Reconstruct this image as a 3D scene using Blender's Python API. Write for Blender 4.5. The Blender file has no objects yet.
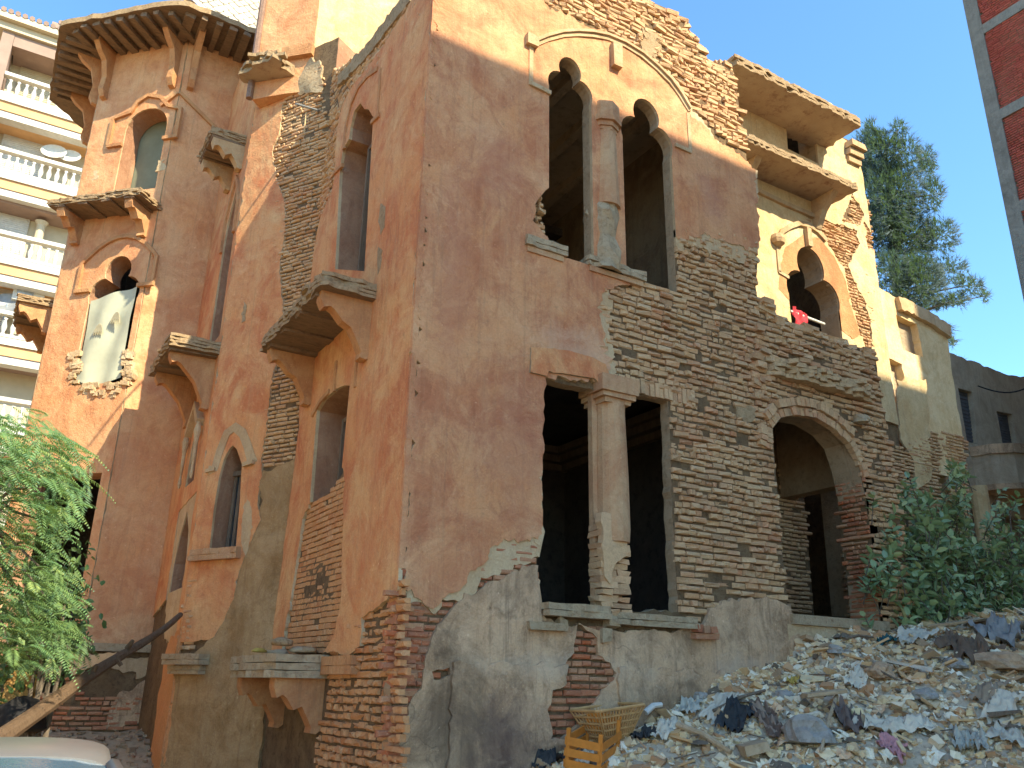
import bpy, bmesh, math, random
import numpy as np
from mathutils import Vector, Matrix, noise
from mathutils.geometry import delaunay_2d_cdt
random.seed(7)
SC = bpy.context.scene
COL = SC.collection

# ------------------------------------------------------------------ camera
# z = 0 is the eye height of the photographer; the street lies 1.75 m below
F_PX = 851.06
CX = Vector((-3.34165, -7.59759, 0.0))
_vr = Vector((1507.0, 331.0, F_PX)).normalized()          # facade direction (world +X) in camera axes
_vv = Vector((43.0, -2384.0, F_PX))
_up = (_vv - _vr * _vv.dot(_vr)).normalized()             # world +Z in camera axes
_yy = _up.cross(_vr)
ROT = Matrix((_vr, _yy, _up))                              # world = ROT @ camera-axes (x right, y down, z forward)
cam_d = bpy.data.cameras.new('camera'); cam = bpy.data.objects.new('camera', cam_d); COL.objects.link(cam)
cr, cu, cb = ROT @ Vector((1, 0, 0)), ROT @ Vector((0, -1, 0)), ROT @ Vector((0, 0, -1))
cam.matrix_world = Matrix(((cr.x, cu.x, cb.x, CX.x), (cr.y, cu.y, cb.y, CX.y), (cr.z, cu.z, cb.z, CX.z), (0, 0, 0, 1)))
cam_d.sensor_width = 36; cam_d.lens = F_PX / 1024 * 36; cam_d.clip_end = 3000; cam_d.clip_start = .05
SC.camera = cam

# ------------------------------------------------------------------ sky, sun, exposure
SUN_K, SUN_M = .31, .87
sd = Vector((SUN_K, -1, SUN_M)).normalized()
elev = math.asin(sd.z); az = math.atan2(sd.x, sd.y)
W = bpy.data.worlds.new('World'); SC.world = W; W.use_nodes = True
wn = W.node_tree.nodes; wl = W.node_tree.links
sky = wn.new('ShaderNodeTexSky'); sky.sky_type = 'NISHITA'; sky.sun_disc = False
sky.sun_elevation = elev; sky.sun_rotation = az; sky.air_density = 1.0; sky.dust_density = .2; sky.ozone_density = 4.5
bg = wn['Background']; bg.inputs[1].default_value = .12; hs = wn.new('ShaderNodeMix'); hs.data_type = 'RGBA'; hs.blend_type = 'MULTIPLY'; hs.inputs[0].default_value = 1; hs.inputs[7].default_value = (.57, .735, .77, 1); wl.new(sky.outputs[0], hs.inputs[6]); wl.new(hs.outputs[2], bg.inputs[0])
sl = bpy.data.lights.new('sun', 'SUN'); sl.energy = 2.35; sl.angle = math.radians(.5); sl.color = (1, .92, .70)
so = bpy.data.objects.new('sun', sl); COL.objects.link(so)
so.rotation_euler = sd.to_track_quat('Z', 'Y').to_euler(); so.location = (20, -40, 40)
SC.view_settings.view_transform = 'Standard'; SC.view_settings.look = 'None'
SC.view_settings.exposure = 2.28; SC.view_settings.gamma = 1; SC.view_settings.use_curve_mapping = False
try:
    SC.cycles.use_adaptive_sampling = True; SC.cycles.max_bounces = 8; SC.cycles.diffuse_bounces = 5
except Exception: pass

# ------------------------------------------------------------------ photo rays on real planes
def ray(px, py): return ROT @ Vector((px - 512, py - 384, F_PX))
class Fr:
    """a wall plane: O origin, U along the wall, N outwards; (u, v, w) = along, height, outwards"""
    def __init__(s, O, U, N): s.O, s.U, s.N = Vector(O), Vector(U).normalized(), Vector(N).normalized()
    def p(s, u, v, w=0.0): q = s.O + s.U * u + s.N * w; return Vector((q.x, q.y, s.O.z + v))
    def t(s, px, py, w=0.0):
        r = ray(px, py); o = s.O + s.N * w; k = (o - CX).dot(s.N) / r.dot(s.N); q = CX + r * k
        return ((q - s.O).dot(s.U), q.z - s.O.z)
    def T(s, pts, w=0.0): return [s.t(a, b, w) for a, b in pts]
    def off(s, d): return Fr(s.O + s.N * d, s.U, s.N)
S2 = math.sqrt(.5); C30, S30 = math.cos(math.pi / 6), .5
FRONT = Fr((0, 0, 0), (1, 0, 0), (0, -1, 0))
LEFT = Fr((0, 0, 0), (0, 1, 0), (-1, 0, 0))
CANT = Fr((0, 3.9, 0), (-S30, C30, 0), (-C30, -S30, 0))
FARL = Fr((-.88, 5.424, 0), (0, 1, 0), (-1, 0, 0))
TF = Fr((-1.9, 7.9, 0), (-S2, S2, 0), (-S2, -S2, 0))
TG = Fr((-1.9, 7.9, 0), (1, 0, 0), (0, -1, 0))
TL = Fr((-3.2435, 9.2435, 0), (0, 1, 0), (-1, 0, 0))
WING = Fr((0, 1.9, 0), (1, 0, 0), (0, -1, 0))
ANNEX = Fr((0, 2.05, 0), (1, 0, 0), (0, -1, 0))

def zpt(px, py, z):
    r = ray(px, py); return CX + r * (z / r.z)
def ypt(px, py, y):
    r = ray(px, py); return CX + r * ((y - CX.y) / r.y)
def dpt(px, py, d):
    r = ray(px, py); return CX + r.normalized() * d

# ------------------------------------------------------------------ mesh helpers
class MB:
    def __init__(s): s.v = []; s.f = []; s.m = []; s.r = []
    def add(s, vs, fs, m=0, r=0.0):
        b = len(s.v); s.v.extend([tuple(q) for q in vs])
        for f in fs: s.f.append(tuple(i + b for i in f)); s.m.append(m); s.r.append(r)
    def build(s, name, mats, parent=None, smooth=False, origin=None):
        me = bpy.data.meshes.new(name)
        o0 = Vector(origin) if origin is not None else (Vector(parent['_o']) if parent is not None else Vector((0, 0, 0)))
        me.from_pydata([(a - o0.x, b - o0.y, c - o0.z) for a, b, c in s.v], [], s.f)
        if not isinstance(mats, (list, tuple)): mats = [mats]
        for m in mats: me.materials.append(m)
        me.polygons.foreach_set('material_index', s.m)
        at = me.attributes.new('rnd', 'FLOAT', 'FACE'); at.data.foreach_set('value', s.r)
        if smooth: me.polygons.foreach_set('use_smooth', [True] * len(s.f))
        me.update()
        ob = bpy.data.objects.new(name, me); COL.objects.link(ob)
        if parent is not None:
            ob.parent = parent; ob['_o'] = tuple(o0)
        else:
            ob.location = o0; ob['_o'] = tuple(o0)
        return ob
def thing(name, label, cat, loc, group=None):
    e = bpy.data.objects.new(name, None); COL.objects.link(e); e.location = loc; e['_o'] = tuple(loc)
    e.empty_display_size = .2
    return tag(e, label, cat, group)
def tag(o, label, cat, group=None):
    o['label'] = label; o['category'] = cat
    if group: o['group'] = group
    return o
def struct(o, kind='structure'): o['kind'] = kind; return o

def inpoly(P, poly):
    P = np.asarray(P, float); q = np.asarray(poly, float); x, y = P[:, 0], P[:, 1]; res = np.zeros(len(P), bool)
    for i in range(len(q)):
        x1, y1 = q[i - 1]; x2, y2 = q[i]
        if y1 == y2: continue
        c = ((y1 > y) != (y2 > y)); res ^= c & (x < (x2 - x1) * (y - y1) / (y2 - y1) + x1)
    return res
def inany(P, polys):
    r = np.zeros(len(P), bool)
    for q in polys: r |= inpoly(P, q)
    return r
def rag(poly, amp=.03, step=.06, seed=0, f=5.0):
    """resample a closed outline and roughen it"""
    out = []; n = len(poly)
    for i in range(n):
        a, b = Vector(poly[i]), Vector(poly[(i + 1) % n]); L = (b - a).length
        k = max(1, int(L / step)); d = (b - a) / max(L, 1e-6); nn = Vector((-d.y, d.x))
        for j in range(k):
            q = a + (b - a) * (j / k)
            e = noise.noise(Vector((q.x * f, q.y * f, seed * 3.7))) + .6 * noise.noise(Vector((q.x * f * 3.1, q.y * f * 3.1, seed * 9.1))) + random.uniform(-.25, .25)
            e2 = noise.noise(Vector((q.x * f * 2, q.y * f * 2, seed * 5.1 + 40)))
            if random.random() < .26: e += random.uniform(-1.3, 1.3)
            q = q + nn * amp * e + d * amp * .5 * e2
            out.append((q.x, q.y))
    return out
def cdt(outs, holes, inner=None):
    V = []; E = []
    for pl in list(outs) + list(holes):
        b = len(V); n = len(pl); V += [Vector(p) for p in pl]; E += [(b + i, b + (i + 1) % n) for i in range(n)]
    if inner: V += [Vector(p) for p in inner]
    r = delaunay_2d_cdt(V, E, [], 0, 1e-5)
    vs = [(q.x, q.y) for q in r[0]]; tr = [tuple(t) for t in r[2] if len(t) == 3]
    if not tr: return vs, []
    A = np.array(vs); t = np.array(tr); cen = A[t].mean(axis=1)
    keep = inany(cen, outs)
    if holes: keep &= ~inany(cen, holes)
    K = [tr[i] for i in range(len(tr)) if keep[i]]
    # drop crumbs that came loose from the main piece
    par = list(range(len(K))); ed = {}
    def fd(i):
        while par[i] != i: par[i] = par[par[i]]; i = par[i]
        return i
    for i, t3 in enumerate(K):
        for q in range(3):
            e = (min(t3[q], t3[(q + 1) % 3]), max(t3[q], t3[(q + 1) % 3]))
            if e in ed: par[fd(i)] = fd(ed[e])
            else: ed[e] = i
    ar = {}
    for i, (a, b, c) in enumerate(K): ar[fd(i)] = ar.get(fd(i), 0) + abs((A[b][0] - A[a][0]) * (A[c][1] - A[a][1]) - (A[c][0] - A[a][0]) * (A[b][1] - A[a][1]))
    mx = max(ar.values()) if ar else 0
    return vs, [t3 for i, t3 in enumerate(K) if ar[fd(i)] > .05 * mx]
def extrude(mb, outs, holes, mapf, h0, h1, mf=0, ms=0, mbk=None, back=False, bump=0, r=0.0, inner=None):
    vs, tr = cdt(outs, holes, inner)
    if not tr: return
    us_ = sorted({i for t in tr for i in t}); mp_ = {o: i for i, o in enumerate(us_)}; vs = [vs[o] for o in us_]; tr = [tuple(mp_[i] for i in t) for t in tr]
    top = [mapf(a, b, h1 + (bump * noise.noise(Vector((a * 3.3, b * 3.3, h1 * 7))) if bump else 0)) for a, b in vs]
    bot = [mapf(a, b, h0) for a, b in vs]; n = len(vs)
    a0 = Vector(vs[tr[0][0]]); 
    # orientation: make front faces point towards +h
    def nrm(t): 
        p = [Vector(top[i]) for i in t]; return (p[1] - p[0]).cross(p[2] - p[0])
    hd = Vector(mapf(0, 0, 1)) - Vector(mapf(0, 0, 0))
    flip = sum(1 if nrm(t).dot(hd) < 0 else -1 for t in tr[:200]) > 0
    fs = [(t[2], t[1], t[0]) if flip else t for t in tr]
    mb.add(top, fs, mf, r)
    if back: mb.add(bot, [(t[2], t[1], t[0]) for t in fs], mf if mbk is None else mbk, r)
    cnt = {}
    for t in fs:
        for i in range(3):
            e = (t[i], t[(i + 1) % 3]); k = (min(e), max(e)); cnt[k] = None if k in cnt else e
    sv = top + bot; ed = [e for e in cnt.values() if e]
    mb.add(sv, [(e[1], e[0], e[0] + n, e[1] + n) for e in ed], ms, r)
def sheet(mb, fr, outs, holes, w0, w1, mf=0, ms=0, back=False, bump=0, r=0.0, grid=0):
    inner = None
    if grid:
        A = np.array([p for o in outs for p in o]); inner = []
        u = A[:, 0].min()
        while u < A[:, 0].max():
            v = A[:, 1].min()
            while v < A[:, 1].max():
                inner.append((u + random.uniform(-.3, .3) * grid, v + random.uniform(-.3, .3) * grid)); v += grid
            u += grid
    extrude(mb, outs, holes, lambda a, b, h: fr.p(a, b, h), w0, w1, mf, ms, back=back, bump=bump, r=r, inner=inner)
def boxf(mb, fr, u0, u1, v0, v1, w0, w1, m=0, jit=0, r=0.0):
    P = []
    for w in (w0, w1):
        for u, v in ((u0, v0), (u1, v0), (u1, v1), (u0, v1)):
            j = [random.uniform(-jit, jit) for _ in range(3)] if jit else (0, 0, 0)
            P.append(fr.p(u + j[0], v + j[1], w + j[2]))
    F = [(0, 3, 2, 1), (4, 5, 6, 7), (0, 1, 5, 4), (1, 2, 6, 5), (2, 3, 7, 6), (3, 0, 4, 7)]
    if fr.U.cross(Vector((0, 0, 1))).dot(fr.N) < 0: F = [f[::-1] for f in F]
    mb.add(P, F, m, r)
def box(mb, c, s, R=None, m=0, jit=0, r=0.0):
    P = []
    for x, y, z in ((-1, -1, -1), (1, -1, -1), (1, 1, -1), (-1, 1, -1), (-1, -1, 1), (1, -1, 1), (1, 1, 1), (-1, 1, 1)):
        q = Vector((x * s[0] / 2, y * s[1] / 2, z * s[2] / 2))
        if jit: q += Vector([random.uniform(-jit, jit) for _ in range(3)])
        if R is not None: q = R @ q
        P.append(Vector(c) + q)
    mb.add(P, [(0, 3, 2, 1), (4, 5, 6, 7), (0, 1, 5, 4), (1, 2, 6, 5), (2, 3, 7, 6), (3, 0, 4, 7)], m, r)
def tube(mb, pts, rad, n=8, m=0, cap=True, r=0.0, jit=0):
    pts = [Vector(p) for p in pts]; k = len(pts)
    if not isinstance(rad, (list, tuple)): rad = [rad] * k
    rings = []; prev = None
    for i in range(k):
        d = (pts[min(i + 1, k - 1)] - pts[max(i - 1, 0)]).normalized()
        a = d.orthogonal().normalized() if prev is None else (prev - d * prev.dot(d)).normalized()
        prev = a; b = d.cross(a)
        rings.append([pts[i] + (a * math.cos(2 * math.pi * j / n) + b * math.sin(2 * math.pi * j / n)) * rad[i] * (1 + random.uniform(-jit, jit)) for j in range(n)])
    V = [q for R in rings for q in R]
    Fq = [(i * n + j, i * n + (j + 1) % n, (i + 1) * n + (j + 1) % n, (i + 1) * n + j) for i in range(k - 1) for j in range(n)]
    if cap: Fq += [tuple(range(n))[::-1], tuple((k - 1) * n + j for j in range(n))]
    mb.add(V, Fq, m, r)
def lathe(mb, fr, u, w, prof, n=12, m=0, a0=0, a1=2 * math.pi, jit=0, r=0.0):
    """prof = [(radius, v)]"""
    full = abs(a1 - a0 - 2 * math.pi) < 1e-4; nn = n if full else n + 1
    V = []
    for rr, v in prof:
        for j in range(nn):
            a = a0 + (a1 - a0) * j / n; q = rr * (1 + random.uniform(-jit, jit))
            V.append(fr.p(u + q * math.cos(a), v, w + q * math.sin(a)))
    Fq = []
    for i in range(len(prof) - 1):
        for j in range(n):
            j2 = (j + 1) % nn
            Fq.append((i * nn + j, i * nn + j2, (i + 1) * nn + j2, (i + 1) * nn + j))
    if full: Fq += [tuple(range(n))[::-1], tuple((len(prof) - 1) * n + j for j in range(n))]
    mb.add(V, Fq, m, r)
def bracket(mb, fr, u, wd, prof, m=0):
    """prof = [(w, v)] outline in the plane square to the wall, extruded along the wall"""
    extrude(mb, [prof], [], lambda a, b, h: fr.p(u + h, b, a), -wd / 2, wd / 2, m, m, back=True)
def slab(mb, fr, poly, v0, v1, amp=.03, seed=1, mt=0, mbot=1, layers=3):
    """floor slab with broken edge: poly in (u, w)"""
    for k in range(layers):
        a = v0 + (v1 - v0) * k / layers; b = v0 + (v1 - v0) * (k + 1) / layers - (.006 if k < layers - 1 else 0)
        pr = rag(poly, amp, .07, seed + k * 3, 4)
        sc = 1 + random.uniform(-.012, .012)
        c = sum((Vector(p) for p in pr), Vector((0, 0))) / len(pr)
        pr = [tuple(c + (Vector(p) - c) * sc) for p in pr]
        extrude(mb, [pr], [], lambda x, y, h: fr.p(x, h, y), a, b, mt, mt, mbk=mbot if k == 0 else mt, back=True, bump=.012)
def sweep(mb, fr, path, wid, w0, w1, m=0):
    """flat moulding band that follows a path in (u, v)"""
    n = len(path); L = []; R = []
    for i in range(n):
        a, b = Vector(path[max(i - 1, 0)]), Vector(path[min(i + 1, n - 1)]); d = (b - a).normalized(); nn = Vector((-d.y, d.x))
        p = Vector(path[i]); L.append(tuple(p + nn * wid / 2)); R.append(tuple(p - nn * wid / 2))
    extrude(mb, [L + R[::-1]], [], lambda a, b, h: fr.p(a, b, h), w0, w1, m, m)
def arc(cu, cv, ru, rv, a0, a1, n=16):
    return [(cu + ru * math.cos(math.radians(a0 + (a1 - a0) * i / n)), cv + rv * math.sin(math.radians(a0 + (a1 - a0) * i / n))) for i in range(n + 1)]

def bricks(mb, fr, inc, exc, w=.014, course=.068, bl=.215, seed=1, jit=.006, out=.01, wav=.02, m=0, miss=.02, back=-.03, hdr=.35, gap=.02, clip=None):
    """courses of single bricks inside the outlines inc and clear of the outlines exc"""
    rs = random.Random(seed); A = np.array([p for q in inc for p in q]); u0, v0 = A.min(axis=0); u1, v1 = A.max(axis=0)
    L = []; v = math.floor(v0 / course) * course; ci = 0
    while v < v1:
        u = u0 - rs.uniform(0, bl); ci += 1; hc = rs.random() < .4
        while u < u1:
            ln = (bl * .5 if (hc or rs.random() < hdr * .4) else bl) * rs.uniform(.93, 1.05)
            L.append((u, u + ln - gap * rs.uniform(.35, .9), v)); u += ln
        v += course
    L = np.array(L); cen = np.stack([(L[:, 0] + L[:, 1]) / 2, L[:, 2] + course / 2], 1)
    keep = inany(cen, inc)
    if clip: keep &= inany(cen, clip)
    if exc: keep &= ~inany(cen, exc)
    L = L[keep]; cen = cen[keep]
    if exc and len(L):
        for side in (0, 1):
            lo = cen[:, 0].copy(); hi = L[:, side].copy(); bad = inany(np.stack([hi, cen[:, 1]], 1), exc)
            for _ in range(5):
                mid = (lo + hi) / 2; ins = inany(np.stack([mid, cen[:, 1]], 1), exc); hi = np.where(ins, mid, hi); lo = np.where(ins, lo, mid)
            L[:, side] = np.where(bad, lo, L[:, side])
    j = lambda a: rs.uniform(-a, a)
    for a, b, v in L:
        if b - a < .035 or rs.random() < miss: continue
        dv = noise.noise(Vector((a * .35, v * .5, seed))) * wav + noise.noise(Vector((a * 1.6, v * .8, seed + 2))) * wav * .5 + j(jit * .45)
        d = w + .018 + j(out) + .022 * noise.noise(Vector((a * 1.3, v * 1.3, seed + 5)))
        x = gap * .6; h = course - gap * rs.uniform(.55, 1.6); t = v + dv; tl = j(out * .9)
        P = [fr.p(a, t, back), fr.p(b, t, back), fr.p(b, t + h, back), fr.p(a, t + h, back)]
        e = gap * .7
        P += [fr.p(a, t, d - e), fr.p(b, t, d - e), fr.p(b, t + h, d - e), fr.p(a, t + h, d - e)]
        P += [fr.p(a + x + j(jit), t + x + j(jit), d - tl + j(jit)), fr.p(b - x + j(jit), t + x + j(jit), d + tl + j(jit)),
              fr.p(b - x + j(jit), t + h - x + j(jit), d + tl + j(jit)), fr.p(a + x + j(jit), t + h - x + j(jit), d - tl + j(jit))]
        F = [(8, 9, 10, 11)] + [q for k in range(4) for q in ((k, (k + 1) % 4, 4 + (k + 1) % 4, 4 + k), (4 + k, 4 + (k + 1) % 4, 8 + (k + 1) % 4, 8 + k))]
        if fr.U.cross(Vector((0, 0, 1))).dot(fr.N) < 0: F = [f[::-1] for f in F]
        mb.add(P, F, m, rs.random())

# ------------------------------------------------------------------ materials
class NT:
    def __init__(s, name):
        s.mat = bpy.data.materials.new(name); s.mat.use_nodes = True; s.t = s.mat.node_tree; s.b = s.t.nodes['Principled BSDF']
        s.co = s.n('ShaderNodeTexCoord').outputs['Object']
    def n(s, k, **kw):
        q = s.t.nodes.new(k)
        for a, b in kw.items(): setattr(q, a, b)
        return q
    def l(s, a, b): s.t.links.new(a, b)
    def noise(s, sc, det=4, rough=.6, stretch=None, dist=0, off=0):
        q = s.n('ShaderNodeTexNoise'); q.inputs['Scale'].default_value = sc; q.inputs['Detail'].default_value = det; q.inputs['Roughness'].default_value = rough; q.inputs['Distortion'].default_value = dist
        m = s.n('ShaderNodeMapping'); s.l(s.co, m.inputs[0]); m.inputs['Location'].default_value = (off, off * 1.3, off * .7)
        if stretch: m.inputs['Scale'].default_value = stretch
        s.l(m.outputs[0], q.inputs['Vector']); return q.outputs['Fac']
    def ramp(s, fac, stops):
        q = s.n('ShaderNodeValToRGB'); e = q.color_ramp.elements
        while len(e) < len(stops): e.new(.5)
        for i, (p, c) in enumerate(stops):
            e[i].position = p; e[i].color = (c, c, c, 1) if isinstance(c, (int, float)) else (*c, 1)
        s.l(fac, q.inputs[0]); return q.outputs[0]
    def mix(s, fac, a, b, mode='MIX'):
        q = s.n('ShaderNodeMix', data_type='RGBA', blend_type=mode)
        for val, i in ((fac, 0), (a, 6), (b, 7)):
            if isinstance(val, (int, float)): q.inputs[i].default_value = val if i == 0 else (val, val, val, 1)
            elif isinstance(val, tuple): q.inputs[i].default_value = (*val, 1)
            else: s.l(val, q.inputs[i])
        return q.outputs[2]
    def math(s, op, a, b=0.0):
        q = s.n('ShaderNodeMath', operation=op)
        for v, i in ((a, 0), (b, 1)):
            if isinstance(v, (int, float)): q.inputs[i].default_value = v
            else: s.l(v, q.inputs[i])
        return q.outputs[0]
    def attr(s, name='rnd'): return s.n('ShaderNodeAttribute', attribute_name=name).outputs['Fac']
    def bump(s, h, st=.4, dist=.02):
        q = s.n('ShaderNodeBump'); q.inputs['Strength'].default_value = st; q.inputs['Distance'].default_value = dist; s.l(h, q.inputs['Height']); s.l(q.outputs[0], s.b.inputs['Normal'])
    def fin(s, col, rough=.9, spec=.25, metal=0):
        if isinstance(col, tuple): s.b.inputs['Base Color'].default_value = (*col, 1)
        else: s.l(col, s.b.inputs['Base Color'])
        if isinstance(rough, (int, float)): s.b.inputs['Roughness'].default_value = rough
        else: s.l(rough, s.b.inputs['Roughness'])
        s.b.inputs['Specular IOR Level'].default_value = spec; s.b.inputs['Metallic'].default_value = metal; return s.mat

def mat_plaster(name, base, pale, deep, dirt, st=1.0, crack=.1, soot=()):
    n = NT(name)
    c = n.mix(n.ramp(n.noise(.9, 6, .65), [(.35, 0), (.68, 1)]), base, pale)
    c = n.mix(n.math('MULTIPLY', n.ramp(n.noise(1.3, 8, .72, dist=.8, off=11), [(.44, 0), (.62, 1)]), .8 * st), c, deep)
    c = n.mix(n.math('MULTIPLY', n.ramp(n.noise(3.6, 8, .75, (1, 1, .6), dist=1.2, off=41), [(.5, 0), (.66, 1)]), .55 * st), c, tuple(x * .8 for x in deep))
    c = n.mix(n.math('MULTIPLY', n.ramp(n.noise(2.6, 8, .75, dist=1.0, off=61), [(.56, 0), (.7, 1)]), .5 * st), c, tuple(min(1, x * 1.1 + .02) for x in pale))
    streak = n.ramp(n.noise(1.0, 6, .7, (5, 5, .4), off=5), [(.48, 0), (.72, 1)])
    c = n.mix(n.math('MULTIPLY', streak, .42 * st), c, pale)
    streak2 = n.ramp(n.noise(1.0, 6, .7, (14, 14, .5), off=25), [(.55, 0), (.75, 1)])
    c = n.mix(n.math('MULTIPLY', streak2, .5 * st), c, dirt)
    sp = n.ramp(n.noise(7, 8, .75, off=31), [(.6, 0), (.72, 1)]); c = n.mix(n.math('MULTIPLY', sp, .55 * st), c, dirt)
    sp2 = n.ramp(n.noise(16, 5, .7, off=71), [(.64, 0), (.7, 1)]); c = n.mix(n.math('MULTIPLY', sp2, .5 * st), c, tuple(min(1, x * 1.25 + .06) for x in pale))
    vo = n.n('ShaderNodeTexVoronoi', feature='DISTANCE_TO_EDGE'); vo.inputs['Scale'].default_value = 1.1
    mp = n.n('ShaderNodeMapping'); nz = n.n('ShaderNodeTexNoise'); nz.inputs['Scale'].default_value = 2.2; nz.inputs['Detail'].default_value = 6
    n.l(n.co, nz.inputs['Vector']); va = n.n('ShaderNodeVectorMath', operation='ADD'); vs = n.n('ShaderNodeVectorMath', operation='SCALE'); vs.inputs['Scale'].default_value = .7
    n.l(nz.outputs['Color'], vs.inputs[0]); n.l(n.co, va.inputs[0]); n.l(vs.outputs[0], va.inputs[1]); n.l(va.outputs[0], vo.inputs['Vector'])
    ck = n.math('MULTIPLY', n.ramp(vo.outputs['Distance'], [(.0, 1), (.012, 0)]), n.ramp(n.noise(.8, 2, off=53), [(.5, 0), (.62, 1)]))
    c = n.mix(n.math('MULTIPLY', ck, crack), c, tuple(x * .35 for x in dirt))
    fine = n.noise(42, 5, .7, off=3); mid = n.noise(5, 6, .65, off=8)
    c = n.mix(n.math('MULTIPLY', n.ramp(fine, [(.35, 1), (.6, 0)]), .16), c, tuple(x * .5 for x in dirt))
    for (sx, sz, rx, rz, amt, sc_) in soot:          # old soot and damp stains, each with its own outline
        mp2 = n.n('ShaderNodeMapping'); n.l(n.co, mp2.inputs[0]); mp2.inputs['Location'].default_value = (-sx / rx, 0, -sz / rz); mp2.inputs['Scale'].default_value = (1 / rx, .01, 1 / rz)
        ln = n.n('ShaderNodeVectorMath', operation='LENGTH'); n.l(mp2.outputs[0], ln.inputs[0])
        dd = n.math('ADD', ln.outputs['Value'], n.math('MULTIPLY', n.math('SUBTRACT', n.noise(3.2, 8, .75, dist=.8, off=sx * 7), .5), 2.4))
        c = n.mix(n.math('MULTIPLY', n.ramp(dd, [(.35, 1), (1.0, 0)]), amt), c, sc_)
    h = n.math('ADD', n.math('MULTIPLY', fine, .35), n.math('MULTIPLY', mid, 1.2)); h = n.math('SUBTRACT', h, n.math('MULTIPLY', ck, .6 * crack))
    n.bump(h, .8, .035)
    return n.fin(c, .92, .2)
def mat_brick(name, cols, dust, dcut=(.4, .62), dst=.8):
    n = NT(name)
    k = len(cols); c = n.ramp(n.attr(), [(i / (k - 1), q) for i, q in enumerate(cols)])
    d = n.ramp(n.noise(1.6, 6, .7, off=4), [(dcut[0], 1), (dcut[1], 0)]); c = n.mix(n.math('MULTIPLY', d, dst), c, dust)
    g = n.ramp(n.noise(26, 6, .75), [(.4, 0), (.68, 1)]); c = n.mix(n.math('MULTIPLY', g, .4), c, tuple(x * .5 for x in dust))
    g2 = n.ramp(n.noise(38, 4, .7, off=17), [(.58, 0), (.7, 1)]); c = n.mix(n.math('MULTIPLY', g2, .4), c, tuple(min(1, x * 1.5 + .04) for x in dust))
    n.bump(n.noise(48, 5, .75), .7, .02); return n.fin(c, .95, .15)
def mat_rough(name, c1, c2, c3, sc=3, bump=.6, bs=25, rough=.93, stretch=None, spec=.2, metal=0):
    n = NT(name)
    c = n.mix(n.ramp(n.noise(sc, 7, .7, stretch), [(.35, 0), (.65, 1)]), c1, c2)
    c = n.mix(n.ramp(n.noise(sc * 3.3, 6, .75, stretch, off=9), [(.5, 0), (.72, 1)]), c, c3)
    n.bump(n.noise(bs, 6, .75, stretch, off=2), bump, .03); return n.fin(c, rough, spec, metal)
def mat_plain(name, c, rough=.6, spec=.4, metal=0, var=.25, sc=6):
    n = NT(name); q = n.mix(n.ramp(n.noise(sc, 5, .65), [(.3, 0), (.7, 1)]), tuple(x * (1 - var) for x in c), tuple(min(1, x * (1 + var)) for x in c))
    n.bump(n.noise(sc * 6, 4), .15, .01); return n.fin(q, rough, spec, metal)
def mat_leaf(name, cols, trans=.35, rough=.5):
    n = NT(name); k = len(cols); c = n.ramp(n.attr(), [(i / (k - 1), q) for i, q in enumerate(cols)])
    n.fin(c, rough, .35)
    tr = n.n('ShaderNodeBsdfTranslucent'); n.l(n.mix(.5, c, (.25, .4, .04)), tr.inputs[0]); ms = n.n('ShaderNodeMixShader'); ms.inputs[0].default_value = trans
    n.l(n.b.outputs[0], ms.inputs[1]); n.l(tr.outputs[0], ms.inputs[2]); n.l(ms.outputs[0], n.t.nodes['Material Output'].inputs[0]); return n.mat
def mat_frag(name, cols, rough=.85):
    n = NT(name); k = len(cols); q = n.n('ShaderNodeValToRGB'); q.color_ramp.interpolation = 'CONSTANT'; e = q.color_ramp.elements
    while len(e) < k: e.new(.5)
    for i, c in enumerate(cols): e[i].position = i / k; e[i].color = (*c, 1)
    n.l(n.attr(), q.inputs[0])
    c = n.mix(n.math('MULTIPLY', n.ramp(n.noise(9, 6, .75), [(.42, 0), (.66, 1)]), .32), q.outputs[0], (.34, .25, .15))
    n.bump(n.noise(30, 5, .7), .4, .02); return n.fin(c, rough, .25)

M = {}
M['plaster'] = mat_plaster('faded_salmon_plaster', (.59, .25, .103), (.66, .36, .178), (.43, .143, .066), (.28, .152, .082), 1.0, .1, ((-2.2, 4.2, .7, .9, .4, (.38, .14, .08)), (-3.1, 6.2, .3, 1.6, .35, (.42, .17, .1)), (-1.3, 5.4, .9, .5, .4, (.66, .44, .28)), (-2.6, 7.6, .5, .7, .35, (.4, .15, .09)), (.9, 8.3, .3, .5, .4, (.4, .17, .11))))
M['plaster_bounce'] = mat_plaster('bounce_warmed_plaster', (.66, .278, .104), (.69, .40, .18), (.54, .158, .062), (.36, .185, .088))  # same salmon paint, orange added for warm bounce on the shaded side walls
M['plaster_t'] = mat_plaster('tower_plaster', (.64, .30, .125), (.67, .38, .19), (.52, .2, .085), (.36, .2, .11), 1.0, .1)
M['plaster_y'] = mat_plaster('yellow_plaster', (.64, .445, .215), (.7, .54, .3), (.54, .335, .145), (.34, .235, .13))
M['plaster_a'] = mat_plaster('annex_plaster', (.80, .58, .29), (.84, .66, .38), (.68, .45, .2), (.46, .32, .17))
M['plaster_g'] = mat_plaster('dun_plaster', (.44, .32, .2), (.5, .39, .26), (.34, .24, .145), (.22, .16, .1))
M['under'] = mat_plaster('beige_undercoat', (.54, .365, .19), (.61, .45, .27), (.45, .28, .14), (.3, .19, .1), .8, .2)
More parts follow.
